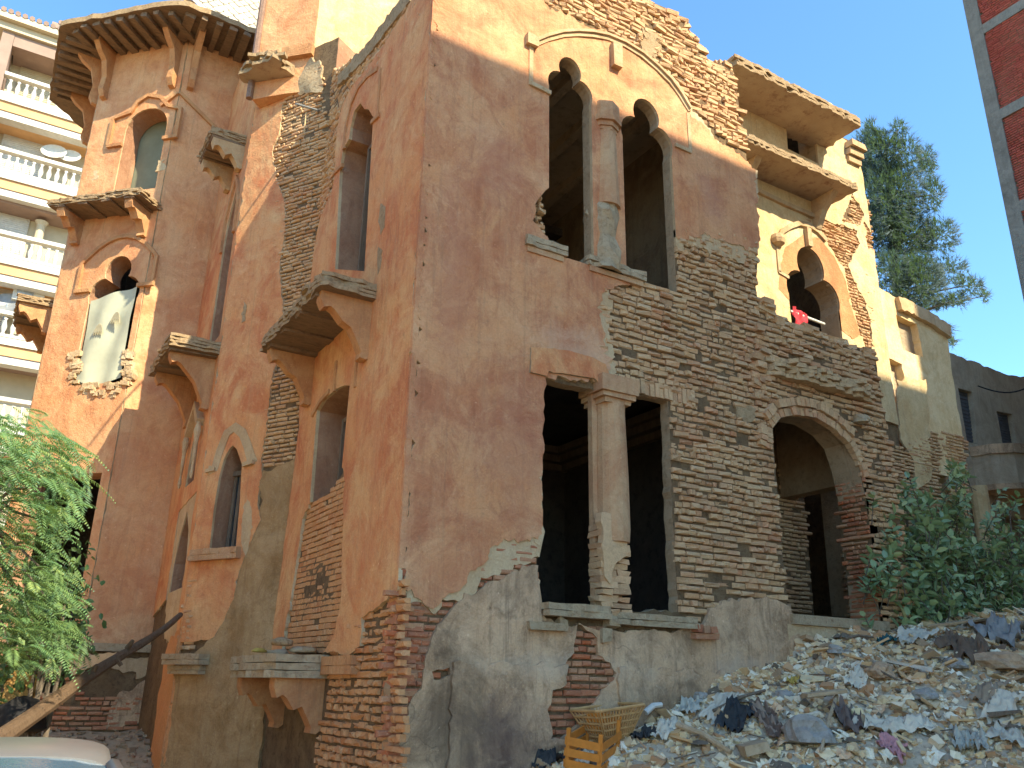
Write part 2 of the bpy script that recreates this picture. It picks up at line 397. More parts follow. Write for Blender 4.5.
M['cement'] = mat_plaster('grey_cement_render', (.55, .33, .175), (.62, .41, .24), (.24, .145, .08), (.12, .078, .05), 1.25, .3, ((-2.35, 1.2, .65, .6, .6, (.09, .055, .05)), (-2.9, 1.5, .45, .9, .4, (.15, .1, .06)), (-.3, 1.55, .9, .35, .5, (.12, .09, .06)), (-1.6, 1.95, 1.4, .16, .35, (.55, .42, .29)), (1.0, 2.0, .8, .2, .4, (.5, .38, .27))))
M['cement_o'] = mat_plaster('olive_cement_render', (.40, .235, .1), (.46, .3, .15), (.28, .155, .062), (.18, .1, .048), 1.1, .2)
M['mortar'] = mat_rough('mud_mortar', (.13, .078, .04), (.22, .14, .07), (.07, .042, .022), 4, .8, 30)
M['mortar2'] = mat_rough('dry_mortar', (.36, .24, .125), (.45, .31, .17), (.22, .14, .07), 5, 1.0, 20)
M['brick'] = mat_brick('dusty_brick', [(.56, .275, .135), (.64, .4, .205), (.4, .195, .1), (.7, .47, .265), (.6, .25, .12), (.28, .165, .095), (.6, .35, .175), (.5, .21, .105)], (.62, .395, .205), (.42, .68), .8)
M['brick_r'] = mat_brick('red_brick', [(.45, .14, .065), (.5, .2, .1), (.38, .12, .06), (.52, .27, .14), (.5, .125, .045), (.37, .18, .1)], (.5, .3, .16), (.32, .5), .65)
M['brick_o'] = mat_brick('orange_washed_brick', [(.6, .25, .1), (.64, .33, .15), (.5, .19, .075), (.66, .37, .19)], (.6, .31, .13), (.4, .65), .6)
M['brick_dust'] = mat_rough('dusty_masonry', (.5, .32, .16), (.58, .4, .22), (.25, .15, .08), 6, 1.0, 18)
M['reveal'] = mat_rough('broken_reveal', (.34, .22, .12), (.42, .29, .17), (.23, .15, .08), 3, .7, 22)
M['reveal_p'] = mat_plaster('pink_reveal', (.38, .18, .095), (.44, .26, .15), (.29, .13, .07), (.2, .13, .08))
M['stone'] = mat_rough('broken_sill_stone', (.38, .265, .15), (.46, .345, .21), (.22, .145, .08), 5, .9, 22)
M['trim'] = mat_plaster('salmon_trim', (.5, .27, .13), (.54, .35, .19), (.42, .19, .09), (.28, .18, .1))
M['trim_c'] = mat_plaster('cream_trim', (.5, .325, .165), (.55, .4, .23), (.43, .25, .12), (.29, .195, .11))
M['trim_o'] = mat_plaster('orange_trim', (.5, .23, .09), (.55, .3, .135), (.4, .16, .065), (.22, .13, .065))
M['slabtop'] = mat_rough('broken_slab', (.33, .215, .11), (.44, .3, .165), (.15, .09, .045), 6, 1.0, 24)
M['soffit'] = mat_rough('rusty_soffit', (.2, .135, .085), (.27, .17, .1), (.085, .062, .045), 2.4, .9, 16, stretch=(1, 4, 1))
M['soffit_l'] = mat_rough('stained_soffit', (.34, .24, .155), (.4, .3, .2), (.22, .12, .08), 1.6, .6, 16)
M['wood'] = mat_rough('old_wood', (.19, .13, .085), (.26, .19, .125), (.1, .07, .05), 3, .7, 30, stretch=(6, 6, .6))
M['darkwood'] = mat_rough('dark_frame_wood', (.06, .05, .042), (.1, .085, .07), (.035, .03, .026), 4, .5, 30)
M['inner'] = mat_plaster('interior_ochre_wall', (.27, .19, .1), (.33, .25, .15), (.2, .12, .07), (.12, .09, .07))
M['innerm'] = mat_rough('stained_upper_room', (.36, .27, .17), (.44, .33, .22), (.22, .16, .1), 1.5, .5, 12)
M['innerd'] = mat_rough('near_black_interior', (.06, .05, .042), (.09, .075, .06), (.03, .026, .023), 2, .5, 12)  # near-black finish for inner walls, floor and roof slabs
M['rust'] = mat_rough('rusty_metal', (.2, .11, .07), (.28, .17, .11), (.1, .06, .045), 9, .4, 40, .7, spec=.4)
M['steel'] = mat_plain('dull_steel', (.35, .36, .36), .45, .5, .6)
M['earth'] = mat_rough('dusty_earth', (.37, .25, .14), (.45, .32, .19), (.24, .155, .085), 2.6, .9, 9)
M['asphalt'] = mat_rough('dusty_asphalt', (.1, .09, .08), (.17, .15, .125), (.065, .06, .055), 1.2, .5, 30)
M['bark'] = mat_rough('bark', (.15, .11, .075), (.2, .155, .11), (.08, .06, .045), 6, .9, 20, stretch=(3, 3, .6))
M['white'] = mat_plain('white_paint', (.58, .54, .46), .7, .3, 0, .12)
M['cream'] = mat_plain('cream_paint', (.5, .41, .27), .8, .25, 0, .1, 1.5)
M['orange'] = mat_plain('apricot_paint', (.62, .35, .155), .8, .25, 0, .12, 1.5)
M['taupe'] = mat_plain('taupe_paint', (.3, .2, .15), .8, .25, 0, .15, 1.5)
M['glassdark'] = mat_plain('dark_glass', (.03, .035, .04), .12, .5, 0, .1)
M['black'] = mat_plain('black_plastic', (.022, .02, .02), .8, .15, 0, .3)
# ------------------------------------------------------------------ the ground
def sm(a, b, x):
    t = max(0.0, min(1.0, (x - a) / (b - a))); return t * t * (3 - 2 * t)
def lerp_pts(x, P):
    if x <= P[0][0]: return P[0][1]
    for (a, b), (c, d) in zip(P, P[1:]):
        if x <= c: return b + (d - b) * (x - a) / (c - a)
    return P[-1][1]
WALLZ = [(.2, -1.7), (.9, -1.05), (1.48, -.66), (1.83, -.54), (2.86, -.27), (3.73, .0), (4.71, .34), (5.31, .58), (7.08, .78), (8.5, .98), (10.5, 1.2), (13, 1.3), (16, .6), (19, -.8)]
def heap(x, y):
    """the rubble heap against the facade"""
    yy = -y
    base = lerp_pts(x - .18 * max(0, yy - .3), WALLZ)
    s = base - .27 * max(yy, 0) ** 1.05 - .03 * max(0, yy - 3) ** 2 - (.35 * max(0, y - 1.2) if x > 7.7 else 0)
    s += .16 * noise.noise(Vector((x * .9, y * .9, 3))) + .10 * noise.noise(Vector((x * 2.3, y * 2.3, 8))) + .05 * noise.noise(Vector((x * 6, y * 6, 2)))
    return s
def ground_z(x, y):
    g = -1.75 + .02 * noise.noise(Vector((x * .8, y * .8, 1)))
    m = 1.0 * sm(3.4, 7.6, y) * sm(-9, -4.5, x) * (1 - sm(14, 22, y))       # earth banked up against the side of the house
    m = max(m, 1.12 * math.exp(-((x + 3.6) ** 2 + (y - 2.1) ** 2) / 1.5))
    e = min(1, m * 3)
    return g + m + e * (.07 * noise.noise(Vector((x * 1.7, y * 1.7, 6))) + .05 * noise.noise(Vector((x * 5, y * 5, 9))))
def grid_mesh(name, mat, xs, ys, zf, kind='structure', rnd=0.0):
    mb = MB(); n = len(ys)
    V = [(x, y, zf(x, y)) for x in xs for y in ys]
    mb.add(V, [(i * n + j, (i + 1) * n + j, (i + 1) * n + j + 1, i * n + j + 1) for i in range(len(xs) - 1) for j in range(n - 1)], 0)
    o = mb.build(name, mat, smooth=True); return struct(o, kind)
def axis(a, b, fine0, fine1, st, cs):
    r = []; q = a
    while q < b:
        r.append(q); q += st if fine0 <= q < fine1 else cs
    r.append(b); return r
grid_mesh('ground', M['earth'], [-400, -150, -60] + axis(-30, 40, -7, 8, .22, 3) + [80, 200, 400], [-400, -150, -60] + axis(-40, 40, -7, 12, .22, 3) + [80, 200, 600], ground_z)
grid_mesh('street', M['asphalt'], axis(-60, 60, -60, -60, 1, 3), axis(-11.2, -6.4, 0, 0, 1, .8), lambda x, y: -1.66)
heap_ob = grid_mesh('rubble_heap', mat_rough('dusty_rubble_fines', (.5, .37, .24), (.6, .47, .32), (.3, .2, .12), 5, 1.0, 14), axis(-.2, 20, -.2, 13, .11, .6), axis(-7, 5.5, -6, 1.4, .11, .5), lambda x, y: max(heap(x, y), -2.2) if not (0.0 < x < 7.9 and y > .1) else -2.2)

# ------------------------------------------------------------------ the derelict villa
V0 = (3.5, .0, -1.75)
villa = thing('derelict_villa', 'derelict salmon plastered corner villa with exposed brick, balconies and an octagonal stair tower', 'villa', V0)

def trefoil(u0, u1, v0, v1, rl=.29):
    """opening with a three-lobed head; returns outlines whose union is the opening"""
    w = u1 - u0; um = (u0 + u1) / 2; r = w * rl; rt = w * .3
    rt = w * .27; sv = v1 - 1.75 * rt - r * .95
    body = [(u0, v0), (u1, v0), (u1, sv), (u0, sv)]
    lob = lambda cu, cv, a, b: [(cu + a * math.cos(2 * math.pi * i / 20), cv + b * math.sin(2 * math.pi * i / 20)) for i in range(20)]
    return [body, lob(u0 + r * .9, sv, r, r * 1.1), lob(u1 - r * .9, sv, r, r * 1.1), lob(um, v1 - rt * 1.1, rt, rt * 1.1)]

# ---- front wall ----
f = FRONT
top_front = [(757, 300), (756, 270), (752, 200), (746, 150), (738, 100), (733, 70), (724, 62), (711, 66), (705, 55), (700, 44), (690, 32), (678, 14), (656, 4), (640, -4), (600, -18)]
fo = [(.0, -1.95), (7.7, -1.95), (7.78, 3.0)] + f.T([(874, 352), (860, 348), (850, 350), (838, 338), (822, 334), (812, 326), (800, 330), (788, 320), (776, 316), (766, 304)] + top_front) + [(1.3, 9.3), (0, 8.75)]
W1 = [rag(f.T([(543, 378), (597, 391), (628, 392), (668, 401), (677, 611), (631, 612), (597, 607), (539, 605), (536, 575), (541, 540), (540, 480)]), .02, .08, 3)]
u_a, v_a = f.t(547, 92); u_b, _ = f.t(589, 110); u_c, v_c = f.t(620, 130); u_d, _ = f.t(668, 130)
W2A = trefoil(u_a, u_b, f.t(560, 258)[1], f.t(576, 64)[1]); W2B = trefoil(u_c, u_d, f.t(640, 283)[1], f.t(640, 100)[1])
W2A.append(rag(f.T([(546, 190), (534, 205), (531, 222), (536, 232), (545, 240), (556, 246), (563, 258), (575, 262), (588, 262), (588, 190)]), .03, .07, 5))
ARCH = [f.T([(787, 613), (783, 560), (778, 500), (773, 440), (772, 426), (784, 416), (800, 413), (820, 417), (838, 428), (850, 442), (858, 465), (866, 500), (873, 550), (880, 622)])]
ARCH[0][0] = (5.28, .9); ARCH[0][-1] = (7.03, .9)
HOLE = [rag(f.T(q), .02, .05, 9) for q in ([(737, 434), (746, 432), (749, 445), (739, 447)], [(738, 545), (747, 543), (748, 557), (740, 558)], [(693, 355), (701, 352), (702, 362), (695, 364)], [(700, 400), (704, 400), (704, 409), (701, 410)])]
front_holes = W1 + W2A + W2B + ARCH
mb = MB(); sheet(mb, f, [rag(fo, .025, .12, 2)], front_holes, -.15, 0, 0, 1, back=True); sheet(mb, f, [[(4.95, .8), (7.65, .8), (7.65, 4.3), (4.95, 4.3)]], ARCH, -.46, -.155, 1, 1, back=True)
wall = mb.build('brick_wall', [M['mortar'], M['reveal']], villa)
# exposed brick
bare = f.T([(540, 0), (600, 30), (655, 68), (690, 110), (757, 165), (757, 235), (683, 234), (664, 255), (664, 284), (598, 288), (594, 340), (600, 372), (625, 390), (668, 398), (677, 615), (700, 625), (722, 600), (790, 604), (792, 700), (890, 700), (930, 520), (880, 340), (760, 290), (752, 60), (640, -20), (560, -20)])
low_r = [f.T([(568, 628), (602, 628), (620, 690), (590, 740), (570, 760), (535, 760), (538, 676), (560, 660)])]
cor_r = [f.T([(393, 575), (430, 595), (470, 580), (485, 560), (545, 520), (545, 600), (470, 640), (440, 700), (420, 790), (390, 850), (385, 700)])]
mb = MB()
bricks(mb, f, [bare], front_holes + HOLE, .014, .082, .225, 11, .013, .02, .05, clip=[fo])
for b_ in (low_r, cor_r): bricks(mb, f, b_, front_holes, .012, .072, .24, 13, .006, .008, .012, m=1, miss=.01, hdr=.2)
# brick-on-edge lintel and arch rings
lv = f.t(650, 397)[1]
u = f.t(625, 380)[0]
while u < f.t(690, 400)[0]:
    boxf(mb, f, u, u + .062, lv + random.uniform(0, .02), lv + .2 + random.uniform(-.02, .02), -.05, .03 + random.uniform(-.01, .01), 0, .004, random.random()); u += .074
for ring, (rr, dep) in enumerate(((.0, .05), (.13, .085))):
    aa = [(5.20, 3.02), (5.24, 3.32), (5.42, 3.5), (5.75, 3.6), (6.15, 3.62), (6.5, 3.52), (6.78, 3.36), (6.98, 3.1), (7.04, 2.9)]
    for (a0, b0), (a1, b1) in list(zip(aa, aa[1:]))[:8 - 2 * ring]:
        L = math.hypot(a1 - a0, b1 - b0); d = ((a1 - a0) / L, (b1 - b0) / L); nn = (-d[1], d[0]); k = max(1, int(L / .075))
        for i in range(k):
            s0 = L * i / k + .004; s1 = L * (i + 1) / k - .004; o0 = rr + .008; o1 = rr + .12; w1 = dep + random.uniform(-.012, .012)
            q = [(a0 + d[0] * s + nn[0] * o, b0 + d[1] * s + nn[1] * o) for s, o in ((s0, o0), (s1, o0), (s1, o1), (s0, o1))]
            extrude(mb, [q], [], lambda a, b, h: f.p(a, b, h), -.04, w1, 0, 0, r=random.random())
mb.build('brickwork', [M['brick'], M['brick_r']], wall)
# top coat of paint and plaster
pl = f.T([(402, 575), (403, 560)]) + [(0, 3.5), (0, 8.65), (.5, 8.9)] + f.T([(500, -12), (538, -2), (548, 10), (570, 18), (582, 28), (600, 32), (625, 50), (640, 60), (655, 74), (672, 92), (688, 116), (704, 130), (720, 146), (737, 156), (753, 172), (757, 246), (747, 250), (735, 246), (720, 243), (704, 238), (690, 238), (682, 243), (670, 240), (664, 262), (661, 290), (645, 284), (630, 284), (612, 288), (601, 296), (598, 306), (600, 330), (604, 348), (607, 366), (604, 384), (545, 378), (540, 470), (540, 535), (524, 541), (503, 541), (487, 549), (483, 562), (470, 574), (463, 586), (447, 596), (431, 606), (416, 599), (404, 592)])
mb = MB(); sheet(mb, f, [rag(pl, .042, .035, 4)], W1 + W2A + W2B, 0, .05, 0, 1, bump=.012, grid=.22)
for k in range(60):
    v = 1.05 + k * .127; boxf(mb, f, -.048 + random.uniform(0, .005), .02, v, v + .135, .0, .05 - random.uniform(0, .006), 0, .003)
mb.build('plaster_coat', [M['plaster'], M['under']], wall)
und = [[(403, 560), (480, 520), (543, 510), (541, 556), (528, 562), (512, 566), (496, 576), (480, 578), (470, 592), (450, 602), (434, 612), (420, 606), (405, 604)],
       [(590, 285), (604, 290), (611, 300), (607, 330), (613, 362), (611, 384), (598, 384), (588, 330)],
       [(672, 232), (757, 236), (757, 264), (745, 258), (738, 268), (728, 258), (714, 256), (700, 249), (688, 248), (676, 254)],
       [(652, 74), (668, 74), (684, 96), (690, 112), (676, 108)], [(684, 106), (697, 118), (722, 150), (755, 172), (757, 200), (700, 165)],
       [(530, 372), (545, 372), (541, 600), (536, 560), (532, 500)]]
for i, q in enumerate(und): mb = MB(); sheet(mb, f, [rag(f.T(q), .05, .035, 20 + i)], W1 + W2A + W2B, 0, .036 + .0012 * i, 0, 0, bump=.006); mb.build('undercoat', [M['under']], wall)
for q in ([(735, 262), (750, 250), (757, 270), (757, 300), (745, 320)], [(690, 128), (700, 130), (735, 180), (756, 190), (757, 214), (735, 200), (710, 172)], [(640, 300), (680, 286), (690, 300), (664, 312)], [(640, 380), (690, 376), (725, 398), (745, 455), (720, 450), (700, 420), (670, 396)]):
    pass
for i, q in enumerate(([(640, 28), (662, 40), (655, 62), (640, 54)], [(735, 400), (752, 410), (748, 424), (736, 418)])):
    mb = MB(); sheet(mb, f, [rag(f.T(q), .05, .05, 300 + i)], W1, 0, .034, 0, 0, bump=.03); mb.build('mortar_smear', [M['mortar2']], wall)
for i, q in enumerate(([(384, 204), (389, 208), (388, 228), (384, 236), (382, 222)], [(382, 248), (386, 252), (385, 268), (381, 276)], [(246, 302), (249, 306), (247, 322), (243, 324)])):
    fr_ = LEFT if i < 2 else CANT; mb = MB(); sheet(mb, fr_, [rag(fr_.T(q), .02, .05, 320 + i)], [], 0, .049, 0, 0, bump=.01); mb.build('plaster_scar', [M['mortar2']], wall)
# cement render along the foot
ce = [(424, 650), (436, 625), (450, 610), (472, 592), (500, 578), (520, 566), (536, 566), (541, 590), (540, 612), (548, 622), (580, 628), (640, 632), (690, 630), (702, 622), (708, 610), (722, 600), (745, 598), (770, 600), (790, 606), (797, 640), (797, 700), (760, 760), (700, 830), (398, 850), (402, 720), (410, 700), (420, 680)]
ch = [[(574, 624), (590, 634), (596, 655), (610, 664), (612, 680), (600, 690), (592, 700), (586, 715), (572, 730), (560, 738), (546, 740), (545, 716), (546, 690), (563, 684), (562, 664), (572, 652)], [(430, 672), (446, 668), (448, 676), (434, 680)]]
cp_ = f.T(ce); cp_[-4] = (0, -1.95); cp_[-5] = (4.4, -1.95)
mb = MB(); sheet(mb, f, [rag(cp_, .03, .05, 31)], [rag(f.T(q), .03, .05, 33 + i) for i, q in enumerate(ch)] + W1 + ARCH, 0, .054, 0, 0, bump=.02, grid=.15)
# the thicker plinth course of the render, rounded off on top
pv = f.t(520, 664)[1]
for a, b in ((.55, f.t(566, 660)[0]), (f.t(614, 670)[0], 5.16)):
    q = [(a, -1.95), (b, -1.95), (b, pv)] + [(b + (a - b) * i / 20, pv + .02 * math.sin(i * 1.7)) for i in range(1, 20)] + [(a, pv)]
    sheet(mb, f, [rag(q, .02, .06, 41)], [rag(f.T(z), .035, .05, 43) for z in ch], .03, .095, 0, 0, bump=.03, grid=.12)
mb.build('cement_render', [M['cement']], wall)

# ---- lower twin window: pier with capital, lintel, sill ----
uc0, uc1 = f.t(597, 500)[0], f.t(629, 500)[0]; uc = (uc0 + uc1) / 2
vs = .80; vt = f.t(612, 388)[1]
mb = MB()
boxf(mb, f, uc0 + .0, uc1 - .08, vs, vt + .1, -.15, -.07, 0, .004)
lathe(mb, f, uc + .02, -.05, [(.19, vs + .75), (.2, vs + .9), (.195, vs + 1.5), (.18, vt - .35), (.18, vt - .2)], 16, 0, jit=.02)
col1 = mb.build('column', M['trim'], villa)
mb = MB()

v = vs - .04; k = 0
while v < vs + .92:
    for a, b in (((uc0 - .01, uc0 + .13), (uc0 + .14, uc1 - .07)) if k % 2 else ((uc0 - .015, uc0 + .22), (uc0 + .23, uc1 - .06))):
        if v > vs + .7 and random.random() < .4: continue
        boxf(mb, f, a + random.uniform(-.012, .012), b + random.uniform(-.02, .012), v, v + .06, -.15, .075 + random.uniform(-.03, .02), 0, .014, random.random())
    v += .07; k += 1
sheet(mb, f, [rag([(uc0, vs + .35), (uc0 + .1, vs + .2), (uc0 + .14, vs + .5), (uc1 - .14, vs + .6), (uc1 - .1, vs + 1.05), (uc0, vs + 1.05)], .03, .05, 5)], [], .0, .1, 0, 0, bump=.02, grid=.06, r=.4)
mb.build('brickwork', M['brick'], col1)
mb = MB()
for rr, a, b in ((.2, vt - .22, vt - .16), (.235, vt - .16, vt - .1), (.27, vt - .1, vt + .1)):
    boxf(mb, f, uc + .02 - rr, uc + .02 + rr, a, b - .002, -.3, -.09 + rr, 0, .008)
mb.build('capital', M['trim'], col1)
mb = MB()
lp = f.T([(527, 349), (560, 352), (585, 358), (602, 366), (606, 380), (622, 382), (628, 392), (604, 395), (598, 388), (590, 380), (545, 373), (543, 378), (527, 374)])
sheet(mb, f, [rag(lp, .008, .06, 5)], [], -.3, .085, 0, 1, bump=.01, grid=.1)
mb.build('lintel', [M['plaster_bounce'], M['stone']], villa)
mb = MB()
u0, u1 = f.t(527, 612)[0], f.t(600, 612)[0]
for i, (a, b, vv, wd) in enumerate(((f.t(539, 610)[0], f.t(601, 612)[0], .70, .17), (f.t(604, 612)[0], f.t(690, 622)[0], .66, .12))):
    slab(mb, f, [(a, -.45), (b, -.45), (b, wd), ((a + b) / 2, wd * .9), (a, wd * 1.05)], vv, vv + .13, .035, 50 + i * 9, 0, 0, 2)
mb.build('window_sill', M['stone'], villa)
mb = MB()
boxf(mb, f, f.t(524, 620)[0], f.t(560, 622)[0], .56, .63, .0, .13, 0, .012)
for px_, py_ in ((557, 623), (608, 622), (600, 636)):
    u, v = f.t(px_, py_); boxf(mb, f, u - .06, u + .06, v - .06, v + .05, 0, .14, 0, .03)
u, v = f.t(700, 628)
for k in range(3): boxf(mb, f, u - .18 + .1 * k, u - .09 + .11 * k, v - .06, v + .02, 0, .16, 1, .015, random.random())
boxf(mb, f, u - .2, u + .16, v - .12, v - .065, 0, .13, 1, .012, .5)
mb.build('sill_corbel', [M['stone'], M['brick_r']], villa)

# ---- upper twin window ----
u0, u1 = f.t(591, 180)[0], f.t(619, 180)[0]; uc = (u0 + u1) / 2; vb = 5.1; vtop = f.t(606, 128)[1]
mb = MB()
boxf(mb, f, u0 - .01, uc + .02, vb - .2, vtop + .05, -.15, -.06, 0, .004)
lathe(mb, f, uc + .03, -.05, [(.2, vb + .75), (.19, vb + .9), (.17, vtop - .3), (.165, vtop - .1)], 14, 0, jit=.015)
lathe(mb, f, uc + .0, -.08, [(.25, vb - .2), (.24, vb - .05), (.21, vb + .1), (.17, vb + .3), (.2, vb + .5), (.23, vb + .62), (.19, vb + .78)], 14, 1, jit=.16)
col2 = mb.build('column', [M['trim'], M['stone']], villa)
mb = MB()
for rr, a, b in ((.185, vtop - .1, vtop - .05), (.21, vtop - .05, vtop + .02), (.25, vtop + .02, vtop + .1), (.225, vtop + .1, vtop + .33)):
    lathe(mb, f, uc + .03, -.06, [(rr, a), (rr, b - .003)], 8, 0)
mb.build('capital', M['trim'], col2)
mb = MB()
for i, (a, b) in enumerate((((523, 243), (563, 258)), ((585, 263), (642, 283)))):
    ua, va = f.t(*a); ub, vb_ = f.t(*b)
    slab(mb, f, [(ua, -.3), (ub, -.3), (ub, .1), (ua, .1)], 4.9, 5.03, .02, 80 + i * 7, 0, 0, 2)
    sweep(mb, f, [(ua + .02, 4.86), (ub - .04, 4.86)], .07, 0, .075, 1)
mb.build('window_sill', [M['stone'], M['trim']], villa)
# broken jamb bricks by the left light
mb = MB(); bricks(mb, f.off(-.05), [f.T([(548, 180), (548, 262), (526, 240), (526, 200)], 0)], W2A[:1], 0, .07, .16, 91, .015, .04, 0, back=-.25)
mb.build('brickwork', M['brick'], wall)
# hood mould: segmental arch with end drops and a keystone
hp = f.T([(533, 46), (545, 41), (560, 37), (575, 36), (590, 37), (605, 40), (622, 47), (640, 58), (655, 71), (668, 84), (678, 98), (687, 113)])
mb = MB(); sweep(mb, f, hp, .09, .03, .07); sweep(mb, f, [(a, b + .035) for a, b in hp], .04, .065, .1)
ua, va = f.t(529, 44); boxf(mb, f, ua - .09, ua + .08, va - .09, va + .07, .03, .12, 0, .006)
boxf(mb, f, ua - .03, ua + .03, f.t(529, 88)[1], va - .09, .03, .065)
sweep(mb, f, f.T([(528, 86), (548, 96)]), .06, .03, .08)
ua, va = f.t(687, 116); boxf(mb, f, ua - .06, ua - .0, f.t(687, 152)[1], va, .03, .065); sweep(mb, f, f.T([(672, 147), (688, 154)]), .06, .03, .08)
ua, va = f.t(612, 50); boxf(mb, f, ua - .07, ua + .08, va - .36, va + .03, .03, .13, 0, .006)
mb.build('hood_mould', M['trim_c'], villa)

# ---- porch: arch jambs, sill, parapet ledge ----
mb = MB()
extrude(mb, [[(0, 0), (.35, -.02), (.7, .0), (.7, -.1), (0, -.12)]], [], lambda a, b, h: f.p(5.24 + h, .92 + b, -a * .9 + .10), 0, 1.86, 0, 0, back=True)
mb.build('door_sill', M['stone'], villa)
mb = MB(); boxf(mb, f, 5.17, 7.12, -.3, .80, -.3, .055, 0, .01)
mb.build('plinth', M['under'], villa)
# deep right jamb and inner bricks of the porch, the back arch
fj = Fr((7.035, 0, 0), (0, 1, 0), (-1, 0, 0))
mb = MB(); bricks(mb, fj, [[(.0, .9), (.46, .9), (.46, 3.1), (0, 3.05)]], [], .0, .066, .21, 93, .008, .012, .02, m=0, back=-.02); 
boxf(mb, fj, -.0, .47, .85, 3.3, -.2, -.022, 1)
fb = Fr((0, .5, 0), (1, 0, 0), (0, -1, 0))
mb.build('brickwork', [M['brick_r'], M['mortar']], wall)
mb = MB()
sheet(mb, WING, [[(4.9, -1.9), (10.86, -1.9), (10.86, 4.8), (4.9, 4.8)]], [[WING.t(802, 474), WING.t(838, 478), WING.t(852, 617), WING.t(814, 615)]], -.4, 0, 0, 1, back=True)
pw = mb.build('brick_wall', [M['mortar'], M['reveal']], villa)
mb = MB(); bricks(mb, WING, [WING.T([(780, 460), (806, 466), (802, 474), (814, 618), (770, 620)]), WING.T([(838, 470), (940, 430), (940, 640), (850, 640)])], [], .012, .07, .22, 95, .008, .014, .02)
mb.build('brickwork', M['brick'], pw)
mb = MB(); sheet(mb, WING, [rag(WING.T([(790, 440), (840, 430), (846, 470), (830, 476), (812, 476), (800, 470)]), .05, .08, 12)], [], 0, .03, 0, 1); sheet(mb, WING, [rag(WING.T([(895, 380), (925, 380), (930, 480), (915, 490), (912, 460), (900, 440)]), .05, .1, 14)], [], 0, .032, 2, 1)
mb.build('plaster_coat', [M['reveal_p'], M['under'], M['plaster_y']], pw)
mb = MB(); boxf(mb, f, 5.0, 7.75, 4.35, 4.75, -1.9, -.5, 0)
boxf(mb, Fr((7.5, 0, 0), (0, 1, 0), (-1, 0, 0)), .5, 1.9, 3.0, 5.0, -.25, 0, 0)      # side of the porch, open below
boxf(mb, f, 5.0, 5.25, -1.9, 9.0, -1.9, -.5, 0)
mb.build('porch_vault', M['reveal'], villa)
# ragged ledge of the terrace that has broken away
mb = MB()
slab(mb, f, [(5.15, -.1), (7.5, -.1), (7.42, .06), (7.1, .13), (6.6, .16), (6.1, .19), (5.7, .15), (5.3, .12)], f.t(800, 372)[1] - .2, f.t(800, 372)[1] + .05, .09, 61, 0, 0, 4)
mb.build('terrace_ledge', M['brick_dust'], villa)
mb = MB(); rr_ = random.Random(5)
for k in range(46):
    px_ = rr_.uniform(762, 872); u, v = f.t(px_, lerp_pts(px_, [(757, 302), (770, 314), (800, 328), (850, 344), (872, 350)]) + rr_.uniform(-2, 4)); s_ = rr_.uniform(.06, .17)
    boxf(mb, f, u - s_, u + s_, v - .05, v + .04, -.28 + rr_.uniform(-.2, .05), .0 + rr_.uniform(-.1, .05), 0, .03, rr_.random())
for k in range(26):
    px_ = rr_.uniform(752, 770); u, v = f.t(px_, rr_.uniform(300, 410)); s_ = rr_.uniform(.05, .13)
    boxf(mb, f, u - s_, u + s_, v - .035, v + .035, -.2, rr_.uniform(.02, .1), 0, .015, rr_.random())
for a, b in zip(top_front[5:], top_front[6:]):       # loose top courses
    for k in range(4):
        t_ = rr_.random(); u, v = f.t(a[0] + (b[0] - a[0]) * t_, a[1] + (b[1] - a[1]) * t_ + rr_.uniform(-1, 5)); s_ = rr_.uniform(.06, .14)
        boxf(mb, f, u - s_, u + s_, v - .04, v + .035, -.36, .0 + rr_.uniform(-.05, .03), 0, .02, rr_.random())
mb.build('loose_brickwork', M['brick'], wall)
u, v = f.t(856, 421); mb = MB(); lathe(mb, f, u, .08, [(.02, v - .07), (.11, v - .05), (.13, v), (.09, v + .06), (.02, v + .07)], 8, 0, jit=.25)
mb.build('broken_stone', M['stone'], villa)

# ---- near side wall ----
g = LEFT
lo = [(.0, -1.95), (3.9, -1.95), (3.9, 9.3)] + g.T([(340, 84), (352, 72), (366, 58), (380, 40), (395, 20), (413, 0)]) + [(.0, 8.75)]
LW2 = [g.T([(338, 270), (343, 167), (346, 150), (352, 140), (353, 128), (357, 112), (363, 104), (367, 110), (371, 110), (376, 118), (368, 272)])]
LW1 = [g.T([(313, 503), (320, 411), (327, 400), (340, 389), (347, 386), (353, 386), (345, 489), (345, 470), (336, 484), (325, 496)][:6] + [(345, 470), (330, 492)])]
lh = LW2 + LW1
bl_hole = [rag(g.T([(268, 768), (285, 735), (300, 728), (312, 745), (318, 790), (318, 850), (264, 850)]), .05, .08, 3)]
mb = MB(); sheet(mb, g, [rag(lo, .02, .12, 6)], lh, -.4, 0, 0, 1, back=True)
lwall = mb.build('brick_wall', [M['mortar'], M['reveal_p']], villa)
lp = g.T([(402, 590), (403, 560)]) + [(.0, 3.5), (.0, 8.62), (.25, 8.5)] + g.T([(408, 14), (398, 28), (388, 44), (375, 62), (362, 78), (352, 92), (345, 106), (341, 122), (338, 150), (337, 180), (333, 198), (323, 218), (317, 248), (312, 290), (306, 345), (304, 380), (302, 420), (300, 445)]) + [(3.86, .9), (3.86, .3)] + g.T([(282, 656), (338, 652), (352, 656), (364, 646), (365, 618), (378, 610), (386, 604), (396, 596)])
inf = [g.T([(312, 504), (346, 468), (348, 480), (346, 545), (345, 602), (339, 632), (333, 644), (322, 656), (284, 656), (292, 610), (300, 560), (306, 520)])]
mb = MB(); sheet(mb, g, [rag(lp, .022, .05, 7)], [rag(inf[0], .025, .05, 8)] + lh, 0, .044, 0, 1, bump=.01, grid=.2)
mb.build('plaster_coat', [M['plaster_bounce'], M['under']], lwall)
mb = MB()
